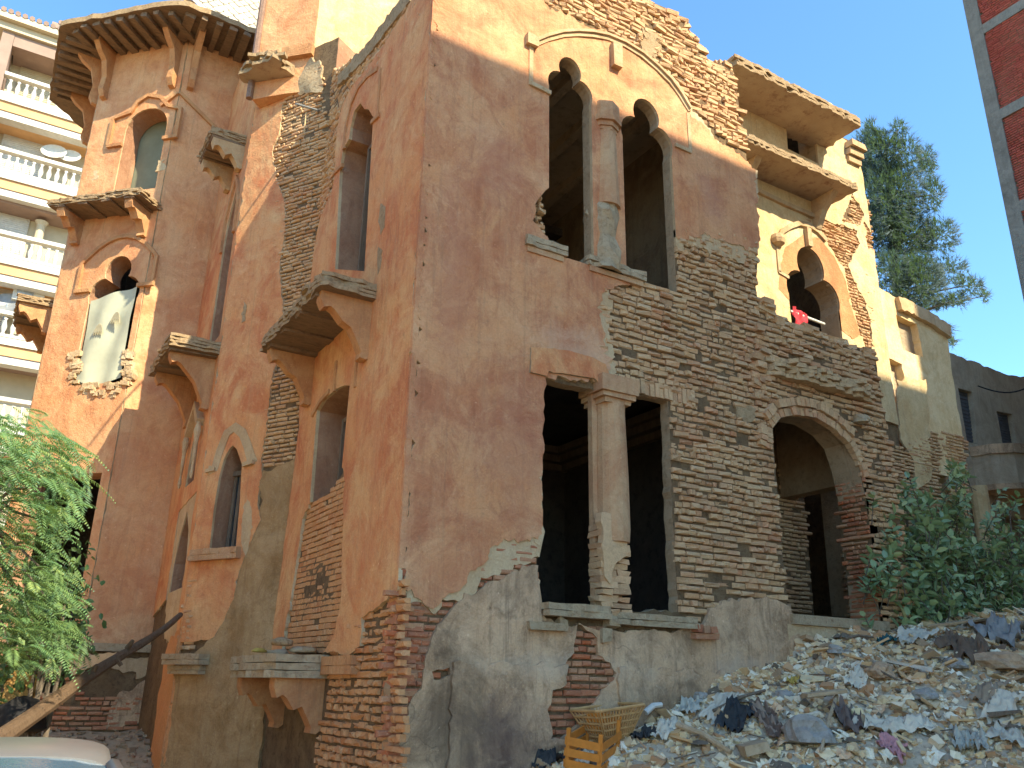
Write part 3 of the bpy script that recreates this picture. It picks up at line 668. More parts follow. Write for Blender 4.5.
bricks(mb, g, [rag(inf[0], .01, .1)], lh, -.006, .066, .2, 15, .004, .004, .02, m=0, gap=.009)
bricks(mb, g, [g.T([(360, 610), (404, 575), (404, 850), (300, 850), (312, 760), (330, 690), (330, 640)])], bl_hole, .01, .078, .2, 16, .014, .018, .03, m=1)
bricks(mb, g, [g.T([(415, 0), (436, 0), (345, 112), (340, 180), (316, 260), (298, 430), (280, 420), (300, 250), (322, 75), (340, 70)])], lh, .01, .066, .2, 17, .006, .012, .02, m=2)
mb.build('brickwork', [M['brick_o'], M['brick_o'], M['brick']], lwall)
# corner bricks shown red where the quoin has gone
mb = MB()
v = -1.9; k = 0
while v < f.t(402, 572)[1]:
    d = random.uniform(.2, .27) if k % 2 else random.uniform(.09, .14); e = random.uniform(.09, .14) if k % 2 else random.uniform(.2, .27)
    if random.random() > .12:
        x0 = -random.uniform(.0, .012); w = random.uniform(.004, .018)
        box(mb, ((d - .02) / 2 + x0, (e - .02) / 2 - w, v + .031), (d + .02, e + .02, .058), m=0, jit=.014, r=random.random())
    v += .072; k += 1
mb.build('corner_brickwork', M['brick_r'], lwall)
# crooked parapet edge
mb = MB()
for (a, b), (c, d) in zip(g.T([(413, 0), (395, 22), (380, 42), (366, 60), (352, 74)]), g.T([(395, 22), (380, 42), (366, 60), (352, 74), (340, 86)])):
    q = [(a, b - .05), (c, d - .05), (c, d + .2), (a, b + .2)]
    sheet(mb, g, [rag(q, .03, .08, 4)], [], -.5, .05, 0, 0, back=True, bump=.03, grid=.1)
mb.build('parapet_edge', M['slabtop'], villa)
# hoods of the side windows
mb = MB()
hp = g.T([(341, 172), (345, 158)]) ; pts = g.T([(337, 172), (345, 170), (345, 140), (347, 120), (352, 100), (360, 84), (370, 74), (382, 68)])
sweep(mb, g, g.T([(347, 150), (349, 128), (354, 106), (362, 88), (371, 77), (381, 70)]), .07, .025, .065)
sweep(mb, g, g.T([(384, 70), (381, 120)]), .05, .025, .06); sweep(mb, g, g.T([(383, 116), (375, 124)]), .06, .025, .07); sweep(mb, g, g.T([(346, 166), (338, 174)]), .06, .025, .07)
mb.build('hood_mould', M['trim_o'], villa)
mb = MB()
sweep(mb, g, g.T([(316, 416), (324, 402), (333, 392)]), .06, .025, .065); sweep(mb, g, g.T([(359, 388), (361, 360)]), .05, .025, .065); sweep(mb, g, g.T([(338, 392), (340, 362)]), .05, .025, .065)
mb.build('hood_mould', M['trim_o'], villa)
def side_frame(fr, quad, name='window_frame', th=.05, mullion=True):
    q = fr.T(quad); us = [a for a, b in q]; vs_ = [b for a, b in q]; u0, u1, v0, v1 = min(us), max(us), min(vs_), max(vs_); mb = MB()
    for a in (u0, u1 - th): boxf(mb, fr, a, a + th, v0, v1, -.30, -.22, 0, .004)
    if mullion: boxf(mb, fr, (u0 + u1) / 2, (u0 + u1) / 2 + th, v0, v1, -.29, -.23, 0, .004)
    boxf(mb, fr, u0 + th, u1 - th, v1 - th, v1, -.298, -.222, 0, .004)
    return mb.build(name, M['wood'], villa)
side_frame(g, [(318, 500), (349, 400)]); side_frame(g, [(342, 268), (372, 118)])
# balcony slab and its scrolled brackets
zt = 4.5
a = zpt(322, 269, zt); b = zpt(262, 345, zt - .1)
ua, ub, pj = 1.02, b.y, -a.x
ua = a.y
print('balcony')
sc_prof = lambda p, h: [(0, 0), (p, 0), (p, -.10), (p * .93, -.2), (p * .82, -.17), (p * .74, -.2), (p * .58, -.32), (p * .42, -.52 * h), (p * .3, -.72 * h), (p * .2, -.9 * h), (p * .22, -1.0 * h), (p * .1, -1.02 * h), (0, -.95 * h)]
def balcony(fr, u0, u1, pj, zt, th, seed, br, bh, bm, name='balcony_slab', cut=0.0):
    mb = MB(); slab(mb, fr, [(u0, -.05), (u1, -.05), (u1, pj - cut), ((u0 + u1) / 2, pj), (u0, pj)], zt - th, zt, .03, seed, 0, 1, 4)
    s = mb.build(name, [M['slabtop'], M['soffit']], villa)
    for u in br:
        mb = MB(); bracket(mb, fr, u, .16, [(a, zt - th + b) for a, b in sc_prof(pj * .92, bh)]); mb.build('bracket', bm, s)
    mb = MB()
    for i in range(4):
        u = u0 + (u1 - u0) * (i + .5) / 4; boxf(mb, fr, u - .1, u + .1, zt - th - .035, zt - th + .01, .02, pj * .96, 0, .012)
    mb.build('soffit_board', M['soffit'], s)
    return s
balcony(g, ua, b.y, pj, zt, .2, 101, (ua + .2, b.y - .22), .72, M['trim_o'])
# sill shelf near the ground with stones on it
zb = .3; a = zpt(243, 655, zb); b = zpt(322, 660, zb)
print('shelf', a, b)
mb = MB(); slab(mb, g, [(1.75, -.02), (3.5, -.02), (3.5, .62), (2.6, .66), (1.75, .6)], .06, .3, .03, 111, 0, 0, 3)
sh = mb.build('balcony_slab', [M['stone'], M['stone']], villa)
for u in (1.95, 3.3):
    mb = MB(); bracket(mb, g, u, .2, [(x, .06 + y) for x, y in sc_prof(.55, .55)]); mb.build('bracket', M['trim_o'], sh)
mb = MB(); slab(mb, g, [(.85, -.02), (1.75, -.02), (1.75, .1), (.85, .1)], .1, .28, .006, 112, 0, 0, 2); mb.build('string_course', M['trim_o'], villa)
# ---- canted wall ----
c = CANT; CW = 1.757
h1 = c.T([(211, 551), (216, 510), (221, 478), (226, 460), (231, 450), (235, 446), (239, 450), (244, 465), (242, 500), (238, 548)])
ch_ = [h1]
mb = MB(); sheet(mb, c, [rag([(0, -1.95), (CW, -1.95), (CW, 10.3), (0, 10.3)], .015, .15, 3)], ch_, -.45, 0, 0, 1, back=True)
cw = mb.build('brick_wall', [M['mortar'], M['reveal_p']], villa)
stripL = [(300, 78), (292, 90), (284, 106), (281, 130), (274, 152), (277, 178), (286, 202), (287, 232), (283, 252), (281, 272), (285, 300), (282, 330), (279, 362), (273, 380), (271, 400), (267, 440), (263, 462), (262, 485), (259, 505), (262, 520), (252, 545), (243, 566), (236, 594), (226, 620), (214, 640), (182, 642)]
pl = c.T(stripL) + [(CW - .0, .55), (CW, 10.2)] + c.T([(242, 72)])
mb = MB(); sheet(mb, c, [rag(pl, .025, .05, 61)], ch_, 0, .04, 0, 1, bump=.01, grid=.2)
mb.build('plaster_coat', [M['plaster_bounce'], M['under']], cw)
cem = c.T([(262, 472), (280, 466), (299, 458), (299, 520), (285, 655)]) + [(0.02, -.2), (.02, -1.95), (CW, -1.95), (CW, .1)] + c.T([(214, 636), (226, 615), (234, 592), (242, 562), (252, 540), (262, 515)])
mb = MB(); sheet(mb, c, [rag(cem, .03, .06, 62)], ch_, 0, .034, 0, 0, bump=.025, grid=.15)
sheet(mb, c, [rag(c.T([(246, 505), (251, 495), (254, 510), (252, 540), (247, 556), (243, 540)]), .02, .04, 66)], ch_, .02, .042, 1, 1)
mb.build('cement_render', [M['cement_o'], M['under']], cw)
mb = MB(); bricks(mb, c, [c.T([(322, 66), (300, 66), (284, 90), (268, 150), (280, 230), (278, 300), (270, 380), (258, 470), (300, 462), (312, 300), (330, 160)])], ch_, .008, .066, .2, 63, .006, .014, .02)
mb.build('brickwork', [M['brick']], cw)
mb = MB(); sweep(mb, c, c.T([(211, 471), (217, 469), (222, 452), (229, 434), (237, 428), (245, 434), (250, 447), (253, 458), (256, 464)]), .15, .02, .05)
sweep(mb, c, c.T([(209, 472), (218, 470)]), .05, .02, .08); sweep(mb, c, c.T([(247, 466), (257, 463)]), .06, .02, .1)
mb.build('hood_mould', M['trim_c'], villa)
a, b = c.t(243, 552), c.t(196, 560)
mb = MB(); slab(mb, c, [(a[0], -.02), (b[0], -.02), (b[0], .14), (a[0], .13)], 1.62, 1.78, .012, 64, 0, 0, 2); mb.build('window_sill', [M['trim'], M['trim']], villa)
q = h1; us = [z[0] for z in q]; mb = MB()
u0, u1 = min(us), max(us)
for x in (u0 + .02, u0 + .35, u1 - .08): boxf(mb, c, x, x + .05, 1.75, 2.95, -.3, -.24, 0, .004)
boxf(mb, c, u0, u1, 2.9, 2.97, -.32, -.2, 0, .004); mb.build('window_frame', M['wood'], villa)
mb = MB(); boxf(mb, c, u0 + .07, u0 + .35, 1.75, 2.9, -.28, -.265, 0); boxf(mb, c, u0 + .4, u1 - .08, 1.75, 2.9, -.28, -.265, 0); mb.build('window_pane', M['glassdark'], villa)
a = c.t(212, 650)[0]; mb = MB(); slab(mb, c, [(a, -.02), (CW + .05, -.02), (CW + .05, .24), (a, .22)], .22, .36, .02, 68, 0, 0, 2); slab(mb, c, [(a + .05, -.02), (CW + .03, -.02), (CW + .03, .15), (a + .05, .14)], .1, .21, .02, 69, 0, 0, 2); mb.build('string_course', [M['stone'], M['trim_o']], villa)
# broken slab of the lost cornice
p0, p1 = c.t(300, 76), c.t(236, 68)
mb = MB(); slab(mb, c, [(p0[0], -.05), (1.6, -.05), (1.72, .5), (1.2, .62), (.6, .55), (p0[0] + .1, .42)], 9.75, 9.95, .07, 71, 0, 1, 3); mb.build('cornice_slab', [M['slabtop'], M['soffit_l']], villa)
mb = MB(); a = c.p(*c.t(318, 108), -.1); b = ypt(296, 104, 3.2); tube(mb, [a, b], .018, 8); mb.build('steel_pipe', M['steel'], villa)

# ---- recessed side wall beyond the corner ----
l = FARL; LWd = 2.476
op_up = [(.22, 5.25), (.28, 7.2), (.34, 7.6), (.5, 7.95), (.62, 8.15), (.75, 7.95), (.95, 7.6), (1.02, 7.2), (1.02, 5.25)]
op_d = [(.35, 1.3), (.35, 1.75), (.5, 2.15), (.8, 2.5), (1.15, 2.15), (1.35, 1.75), (1.35, 1.3)]
op_n = [(.62, 2.95), (.7, 3.6), (.95, 4.1), (1.2, 3.6), (1.28, 2.95)]
lh = [op_up, op_d, op_n]
mb = MB(); sheet(mb, l, [[(-.0, -1.95), (LWd, -1.95), (LWd, 11.5), (0, 11.5)]], lh, -.4, 0, 0, 1, back=True)
fw = mb.build('brick_wall', [M['mortar'], M['reveal_p']], villa)
mb = MB(); sheet(mb, l, [rag([(0, .5), (.25, .6), (.3, 1.2), (.25, 2.7), (1.5, 2.6), (1.5, 1.2), (LWd, 1.0), (LWd, 11.4), (0, 11.4)], .02, .07, 3)], lh, 0, .03, 0, 1, bump=.01, grid=.2)
mb.build('plaster_coat', [M['plaster_bounce'], M['under']], fw)
mb = MB(); sheet(mb, l, [rag([(.02, .62), (.3, .5), (1.2, .6), (1.5, 1.2), (1.5, 2.7), (.2, 2.8), (.2, 1.4), (.02, 1.3)], .05, .06, 4)], lh, 0, .02, 0, 0, bump=.015, grid=.12)
mb.build('undercoat', [M['under']], fw)
mb = MB(); sheet(mb, l, [rag([(-.03, -1.95), (.9, -1.95), (.8, .55), (-.03, .7)], .03, .06, 5)], [], -.05, .04, 0, 0, bump=.03, grid=.1)
sheet(mb, c, [rag([(CW - .11, -1.95), (CW + .02, -1.95), (CW + .02, .62), (CW - .03, .6)], .02, .06, 6)], [], -.05, .035, 0, 0, bump=.02, grid=.1)
mb.build('brick_pier', M['brick_o'], villa)
mb = MB(); bricks(mb, c, [[(CW - .28, .42), (CW - .02, .42), (CW - .02, 1.5), (CW - .12, 1.4), (CW - .2, .9)]], [], .02, .07, .2, 73, .008, .012, .01); mb.build('brickwork', M['brick'], cw)
balcony(l, .0, 1.75, .78, 5.05, .2, 121, (.3, 1.5), .85, M['trim_o'])
balcony(l, .35, 1.35, .62, 9.1, .16, 131, (.45, 1.25), .5, M['trim_c'])
mb = MB()
for uu, rr in ((.5, .07), (1.4, .07)):
    lathe(mb, l, uu, .1, [(.015, 2.95), (.03, 3.02), (.018, 3.15), (.03, 3.3), (.03, 3.5), (.045, 3.62), (.06, 3.7), (.03, 3.85)], 10, 0)
sweep(mb, l, [(.5, 3.85), (.95, 4.25), (1.4, 3.85)], .12, .02, .14)
mb.build('niche_scrollwork', M['trim_c'], villa)
mb = MB(); sweep(mb, l, [(.2, 7.1), (.2, 7.7), (.42, 8.15), (.62, 8.4), (.85, 8.15), (1.08, 7.7), (1.08, 7.1)], .1, .02, .07); mb.build('hood_mould', M['trim_o'], villa)

# ---- octagonal stair tower ----
A = Vector((-1.9, 7.9, 0)); B = Vector((-3.2435, 9.2435, 0)); OC = [A, B, Vector((-3.2435, 11.1435, 0)), Vector((-1.9, 12.487, 0)), Vector((0, 12.487, 0)), Vector((1.3435, 11.1435, 0)), Vector((1.3435, 9.2435, 0)), Vector((0, 7.9, 0))]
TOP = 12.3; TWd = 1.9
um = (TF.t(118, 190)[0] + TF.t(155, 190)[0]) / 2
um += .03
a1 = [(um - .47, 8.85), (um - .47, 10.3)] + arc(um, 10.3, .47, .45, 180, 0, 10)[1:-1] + [(um + .47, 10.3), (um + .47, 8.85)]
uw0, uw1 = TF.t(124, 375)[0], TF.t(74, 380)[0]
a2 = trefoil(uw0, uw1, 4.92, 7.45, .3)
a3 = [(TF.t(103, 474)[0], -.2), (TF.t(103, 474)[0], 3.3), (1.65, 3.3), (1.65, -.2)]
th_ = [a1] + a2 + [a3]
mb = MB(); sheet(mb, TF, [[(0, -1.95), (TWd, -1.95), (TWd, TOP), (0, TOP)]], th_, -.4, 0, 0, 1, back=True)
for fr, hs in ((TG, []), (TL, [[(.5, 4.9), (.5, 7.3), (1.4, 7.3), (1.4, 4.9)], [(.5, 8.9), (.5, 10.6), (1.4, 10.6), (1.4, 8.9)]])):
    sheet(mb, fr, [[(0, -1.95), (TWd, -1.95), (TWd, TOP), (0, TOP)]], hs, -.4, 0, 0, 1)
for i in range(2, 7):
    p, q = OC[i], OC[i + 1]; mb.add([(p.x, p.y, -1.95), (q.x, q.y, -1.95), (q.x, q.y, TOP), (p.x, p.y, TOP)], [(0, 1, 2, 3)], 0)
tw = mb.build('tower_wall', [M['mortar'], M['reveal_p']], villa)
mb = MB(); boxf(mb, TF, um - .6, um + .6, 8.6, 10.9, -.48, -.42, 0); mb.build('window_board', mat_plain('grey_green_board', (.2, .2, .13), .9, .1, 0, .15, 2), villa)
mb = MB(); box(mb, (-.95, 10.3, 6), (1.4, 1.4, 12)); mb.build('sky_blocker_core', M['innerd'], villa)  # dark box added inside the tower to stop sky showing through
base_z = TF.t(110, 648)[1] - .02
hole = [rag(TF.T(q), .04, .05, 7 + i) for i, q in enumerate(([(72, 360), (78, 352), (80, 372), (74, 384), (90, 388), (104, 394), (120, 384), (128, 376), (132, 350), (128, 345), (126, 372), (118, 384), (88, 382)],))]
mb = MB()
sheet(mb, TF, [rag([(0, base_z), (TWd, base_z), (TWd, TOP), (0, TOP)], .008, .1, 3)], th_, 0, .03, 0, 1, bump=.008, grid=.25)
sheet(mb, TG, [rag([(0, base_z), (TWd, base_z), (TWd, TOP), (0, TOP)], .008, .1, 4)], [], 0, .03, 0, 1, bump=.008, grid=.25)
sheet(mb, TL, [rag([(0, base_z), (TWd, base_z), (TWd, TOP), (0, TOP)], .008, .1, 5)], [[(.5, 4.9), (.5, 7.3), (1.4, 7.3), (1.4, 4.9)], [(.5, 8.9), (.5, 10.6), (1.4, 10.6), (1.4, 8.9)]], 0, .03, 0, 1)
mb.build('plaster_coat', [M['plaster_t'], M['under']], tw)
mb = MB()
for fr, w in ((TF, 1.9), (TG, 1.9), (TL, 1.9)): sheet(mb, fr, [[(-.02, base_z - .02), (w + .02, base_z - .02), (w + .02, base_z + .1), (-.02, base_z + .1)]], [], 0, .12, 0, 0)
mb.build('string_course', M['stone'], villa)
mb = MB()
for fr in (TF, TG): bricks(mb, fr, [[(0, -1.9), (1.9, -1.9), (1.9, base_z - .1), (0, base_z - .1)]], [a3], .01, .072, .22, 141, .006, .01, .02)
mb.build('brickwork', M['brick_r'], tw)
mb = MB()
sheet(mb, TF, [rag(TF.T([(40, 660), (118, 652), (112, 664), (90, 668), (84, 676), (70, 674), (58, 690), (46, 700), (38, 690)]), .03, .05, 8)], [a3], 0, .03, 0, 0)
mb.build('cement_render', [M['under']], tw); mb = MB()
sheet(mb, TG, [rag(TG.T([(112, 658), (158, 656), (156, 674), (148, 672), (140, 678), (128, 672), (118, 672), (108, 666)]), .04, .05, 9)], [], 0, .03, 0, 0)
mb.build('cement_render', [M['under']], tw); mb = MB()
sheet(mb, TG, [rag(TG.T([(118, 690), (152, 680), (150, 720), (100, 730)]), .05, .07, 12)], [], 0, .028, 1, 1)
mb.build('cement_render', [M['under'], M['cement']], tw)
# window trims on the tower
mb = MB(); sweep(mb, TF, [(um - .75, 9.95), (um - .75, 10.6), (um - .45, 10.72), (um - .25, 10.95), (um + .05, 11.05), (um + .28, 10.92), (um + .4, 10.7), (um + .78, 10.6), (um + .78, 9.98)], .08, .025, .085)
for s in (-1, 1): sweep(mb, TF, [(um + s * .79, 9.95), (um + s * .46, 9.95)], .07, .025, .09)
mb.build('hood_mould', M['trim_o'], villa)
mb = MB(); sweep(mb, TF, [(.0, 11.0), (.35, 10.75)], .07, .02, .08); sweep(mb, TG, [(.0, 11.0), (1.0, 10.3)], .07, .02, .08); mb.build('string_course', M['trim_o'], villa)
u2 = (uw0 + uw1) / 2
mb = MB(); sweep(mb, TF, [(u2 - .8, 6.78), (u2 - .8, 7.35)] + [(u2 + a, 7.35 + .5 * (1 - (a / .8) ** 2)) for a in (-.7, -.5, -.3, -.1, .1, .3, .5, .7)] + [(u2 + .8, 7.35), (u2 + .8, 6.78)], .07, .025, .08)
for s in (-1, 1): sweep(mb, TF, [(u2 + s * .84, 6.78), (u2 + s * .5, 6.78)], .07, .025, .09)
mb.build('hood_mould', M['trim_o'], villa)
mb = MB(); rr_ = random.Random(8)
for k in range(80):
    x = rr_.choice([rr_.uniform(72, 80), rr_.uniform(84, 122), rr_.uniform(125, 132)]); y = rr_.uniform(352, 384) if not 82 < x < 124 else rr_.uniform(384, 396)
    u, v = TF.t(x, y); s_ = rr_.uniform(.03, .09); boxf(mb, TF, u - s_, u + s_, v - .04, v + .04, -.05, rr_.uniform(.03, .07), 0, .02, rr_.random())
mb.build('window_sill', M['under'], villa)
balcony(TF, -.05, 1.95, .62, TF.t(110, 199)[1] - .28, .14, 151, (.22, 1.68), .55, M['trim_o'])
balcony(TL, .2, 1.7, .62, 6.75, .14, 152, (.35, 1.5), .5, M['trim_o'])
mb = MB(); u, v = TF.t(162, 165); sheet(mb, TF, [rag([(u - .1, v - .15), (u + .1, v - .15), (u + .08, v + .13), (u - .06, v + .1)], .05, .05, 3)], [], .0, .034, 0, 0)
u, v = TF.t(97, 176); sheet(mb, TF, [rag([(u - .1, v - .13), (u + .1, v - .13), (u + .08, v + .13), (u - .06, v + .1)], .05, .05, 5)], [], .0, .034, 0, 0)
mb.build('undercoat', M['under'], tw)
# eave with boards, rafters and brackets
cen = sum(OC, Vector((0, 0, 0))) / 8
ev = .96
def octo(d): return [cen + (p - cen).normalized() * ((p - cen).length + d / math.cos(math.pi / 8)) for p in OC]
ER = octo(ev); EI = octo(-.3)
mb = MB(); rg = []
for i in range(8):
    p, q = ER[i], ER[(i + 1) % 8]
    for k in range(14): rg.append(tuple((p + (q - p) * (k / 14)).xy))
rg = rag(rg, .03, .1, 77)
extrude(mb, [rg], [[tuple(p.xy) for p in EI]], lambda a, b, h: Vector((a, b, h)), TOP + .02, TOP + .14, 0, 0, mbk=1, back=True)
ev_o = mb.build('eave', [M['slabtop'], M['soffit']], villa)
for i in (7, 0, 1):
    p, q = OC[i], OC[(i + 1) % 8]; nn = ((p + q) / 2 - cen).normalized(); dd = (q - p).normalized(); L = (q - p).length
    for k in range(-1, 8):
        t_ = (k + .5) / 7
        if not -.12 < t_ < 1.12: continue
        mb = MB(); s0 = p + dd * (L * t_) + nn * .02; ln = ev - .08 - max(0, abs(t_ - .5) - .5) * 1.2
        R = Matrix((nn, dd, Vector((0, 0, 1)))).transposed(); w_ = random.uniform(.1, .2)
        box(mb, s0 + nn * ln / 2 + Vector((0, 0, TOP - .035)), (ln, w_, .09), R, 0, .015); mb.build('rafter', M['soffit'], ev_o)
for fr, u in ((TF, .16), (TG, .16), (TF, 1.74), (TL, .16), (TL, 1.74)):
    mb = MB(); bracket(mb, fr, u, .12, [(.0, TOP), (.55, TOP), (.55, TOP - .1), (.45, TOP - .22), (.26, TOP - .36), (.17, TOP - .7), (.2, TOP - 1.0), (.13, TOP - 1.14), (.0, TOP - 1.18)]); mb.build('bracket', M['trim_o'], ev_o)
# steep roof of scale slates behind the eave
mb = MB()
p0 = Vector((-1.75, 7.75, TOP + .14)); sl_ = Vector((0, .45, 1)).normalized(); nn = Vector((0, -1, .45)).normalized()
mb.add([p0, p0 + Vector((2.2, 0, 0)), p0 + Vector((2.2, 0, 0)) + sl_ * 2.6, p0 + sl_ * 2.6], [(0, 1, 2, 3)], 1)
row = 0; d = .35
while d < 2.5:
    u = -.1 + (.11 if row % 2 else 0)
    while u < 2.2:
        b_ = p0 + Vector((u, 0, 0)) + sl_ * d + nn * (.03 + random.uniform(0, .01)); w_ = .105
        q = [(-w_, .2), (w_, .2), (w_, .06), (w_ * .6, -.05), (0, -.09), (-w_ * .6, -.05), (-w_, .06)]
        mb.add([b_ + Vector((x, 0, 0)) + sl_ * y - nn * (.022 * (y + .09) / .29) for x, y in q], [tuple(range(7))], 0, random.random()); u += .22
    d += .16; row += 1
mb.build('tiled_roof', [mat_frag('scale_slates', [(.5, .42, .3), (.56, .48, .36), (.44, .37, .27), (.6, .52, .4)], .8), M['under']], villa)
mb = MB(); box(mb, (-2.5, 9.6, TOP + .9), (.5, .8, 1.8), Matrix.Rotation(.78, 3, 'Z'), 0, .02); box(mb, (-1.95, 9.0, TOP + .9), (.22, .4, 1.8), None, 1, .02); mb.build('dormer', [M['plaster_y'], M['trim']], villa)

# ---- attic block over the middle of the house ----
AT = Vector((-.28, 4.36, 0)); a45 = Fr((AT.x, AT.y, 0), (-S2, S2, 0), (-S2, -S2, 0)); afr = Fr((AT.x, AT.y, 0), (1, 0, 0), (0, -1, 0))
uE = a45.t(261, 35)[0]
mb = MB()
sheet(mb, a45, [rag([(0, 9.4), (uE, 9.4), (uE, 14.5), (0, 14.5)], .01, .15, 3)], [], -.3, 0, 0, 0, bump=.02, grid=.2)
sheet(mb, afr, [rag([(0, 8.4), (5.2, 8.4), (5.2, 11.0), (2.6, 11.2), (1.8, 13.5), (0, 14.5)], .012, .15, 4)], [], -.3, 0, 1, 1, bump=.02, grid=.2)
at = mb.build('attic_wall', [M['plaster_t'], M['plaster_y']], villa)  # front face takes a yellower plaster, its sunlit tone put into the colour
mb = MB(); v = a45.t(300, 52)[1]
sweep(mb, a45, [(-.02, v - .04), (.55, v - .04)], .22, 0, .1); mb.build('string_course', M['trim_o'], villa)
mb = MB(); tube(mb, [a45.p(uE + .03, 9.4, .03), a45.p(uE + .03, 14.3, .03)], .06, 8, jit=.05); mb.build('drain_pipe', M['rust'], villa)
mb = MB(); sheet(mb, CANT, [rag(CANT.T([(322, 62), (322, 92), (300, 96), (290, 84), (300, 66)]), .05, .06, 12)], [], -.05, .05, 0, 0, bump=.05, grid=.08); mb.build('broken_masonry', M['stone'], villa)

# ---- upper wing set back behind the terrace ----
w = WING
um_ = (w.t(786, 300)[0] + w.t(838, 320)[0]) / 2
T3 = trefoil(w.t(787, 300)[0], w.t(838, 320)[0], 5.85, w.t(810, 250)[1], .26)
O3 = w.T([(783, 113), (813, 131), (817, 165), (786, 150)])
WR = 10.86
wo = [(5.0, 4.8), (WR, 4.8), (WR, 10.4), (10.75, 11.1), (5.0, 11.4)]
wh = T3 + [O3]
mb = MB(); sheet(mb, w, [rag(wo, .012, .12, 21)], wh, -.4, 0, 0, 1, back=True)
boxf(mb, Fr((WR, 0, 0), (0, 1, 0), (1, 0, 0)), 1.95, 6, -1.9, 10.4, -.3, -.003, 0)
ww = mb.build('brick_wall', [M['mortar'], M['reveal']], villa)
gap = [rag(w.T(q), .04, .05, 22 + i) for i, q in enumerate(([(806, 214), (830, 224), (855, 232), (858, 245), (847, 266), (856, 290), (864, 302), (872, 347), (866, 352), (858, 336), (850, 305), (842, 271), (829, 248), (817, 228)], [(862, 222), (868, 230), (876, 250), (866, 252)], [(740, 138), (746, 150), (752, 170), (742, 175)], [(850, 195), (862, 215), (858, 228), (840, 222)]))]
mb = MB(); sheet(mb, w, [rag([(5.0, 5.0), (WR - .02, 4.8), (WR - .03, 10.35), (10.7, 11.0), (5.0, 11.3)], .02, .1, 26)], gap + wh, 0, .05, 0, 1, bump=.012, grid=.2)
mb.build('plaster_coat', [M['plaster_y'], M['under']], ww)
mb = MB(); hq = [w.T([(778, 270), (782, 250), (800, 236), (818, 240), (832, 258), (842, 278), (848, 300), (838, 302), (838, 320), (786, 300), (776, 290)]), w.T([(838, 302), (846, 300), (858, 335), (850, 340), (838, 330)])]
for i, q in enumerate(hq): sheet(mb, w, [rag(q, .012, .06, 27 + i)], T3 + gap, .03, .056 + .002 * i, 0, 0)
mb.build('plaster_coat', [M['trim_o']], ww)
mb = MB(); bricks(mb, w, [w.T([(800, 205), (870, 225), (885, 360), (850, 345)]), w.T([(850, 190), (868, 200), (872, 240), (850, 225)])], wh, .014, .066, .2, 161, .006, .014, .02)
mb.build('brickwork', M['brick'], ww)
mb = MB(); hp = w.T([(775, 241), (779, 233), (787, 228), (796, 225), (806, 227), (815, 233), (823, 242)]); sweep(mb, w, hp, .1, .03, .1)
u, v = w.t(774, 242); lathe(mb, w, u, .08, [(.02, v - .14), (.13, v - .08), (.15, v), (.12, v + .09), (.03, v + .13)], 10, 0)
boxf(mb, w, u - .04, u + .03, w.t(778, 274)[1], v, .03, .08, 0); sweep(mb, w, w.T([(776, 273), (786, 279)]), .06, .03, .08)
u, v = w.t(804, 236); boxf(mb, w, u - .06, u + .06, v - .28, v + .12, .03, .14, 0)
sweep(mb, w, w.T([(751, 191), (780, 205), (815, 220)]), .09, .03, .11)
mb.build('hood_mould', M['trim_c'], villa)
def eave_slab(px0, px1, ov, th, name, seed, mats):
    fo_ = w.off(ov); a, b = fo_.t(*px0), fo_.t(*px1); z = (a[1] + b[1]) / 2; print(name, a, b)
    mb = MB(); slab(mb, w, [(a[0], -.1), (b[0], -.1), (b[0], ov), (a[0], ov)], z, z + th, .03, seed, 0, 1, 3); o = mb.build(name, mats, villa); return a[0], b[0], z
x0, x1, ze = eave_slab((737, 66), (861, 124), .9, .2, 'eave', 171, [M['slabtop'], M['soffit_l']])
mb = MB(); 
for k in range(30):
    u = x0 + (x1 - x0) * (k + .5) / 30; boxf(mb, w, u - .058, u + .058, ze + .19, ze + .235 + random.uniform(-.02, .015), .3, .84 + random.uniform(-.03, .04), 0, .015, random.random())
mb.build('roof_tiles', M['brick'], villa)
x2, x3, zs = eave_slab((748, 141), (857, 190), .8, .16, 'balcony_slab', 181, [M['slabtop'], M['soffit_l']])
for u in (x2 + .5, x3 - .35):
    mb = MB(); bracket(mb, w, u, .14, [(0, zs), (.6, zs), (.5, zs - .12), (.3, zs - .3), (.12, zs - .62), (0, zs - .65)]); mb.build('bracket', M['trim_c'], villa)
u, v = w.t(846, 150); mb = MB()
for k, q in enumerate((.1, .17, .24)): boxf(mb, w, 10.35, 10.7 + q * .4, v - .35 + k * .16, v - .35 + k * .16 + .15, -.3, q, 0, .015)
mb.build('cornice_block', M['trim_c'], villa)

# ---- floors, roof and inner walls ----
mb = MB()
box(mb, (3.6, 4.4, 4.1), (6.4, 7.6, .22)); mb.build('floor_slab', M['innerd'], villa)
mb = MB(); box(mb, (2.85, 2.3, 8.32), (4.75, 3.9, .2)); 
for k in range(6): box(mb, (.9 + k * .75, 2.3, 8.15), (.12, 3.8, .16), None, 0, .01)
mb.build('roof_slab', M['innerm'], villa)
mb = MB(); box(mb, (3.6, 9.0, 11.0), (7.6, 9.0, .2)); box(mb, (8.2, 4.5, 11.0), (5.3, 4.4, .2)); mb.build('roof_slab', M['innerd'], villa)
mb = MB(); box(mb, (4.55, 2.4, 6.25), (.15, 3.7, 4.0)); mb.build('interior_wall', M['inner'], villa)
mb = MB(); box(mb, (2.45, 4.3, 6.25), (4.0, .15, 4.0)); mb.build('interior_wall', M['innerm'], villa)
mb = MB(); box(mb, (3.4, 4.3, 1.1), (6.0, .15, 5.7)); box(mb, (4.9, 2.4, 1.1), (.2, 3.8, 5.7)); box(mb, (8.2, 5.0, 5), (5.0, .2, 13)); mb.build('interior_wall', M['innerd'], villa)
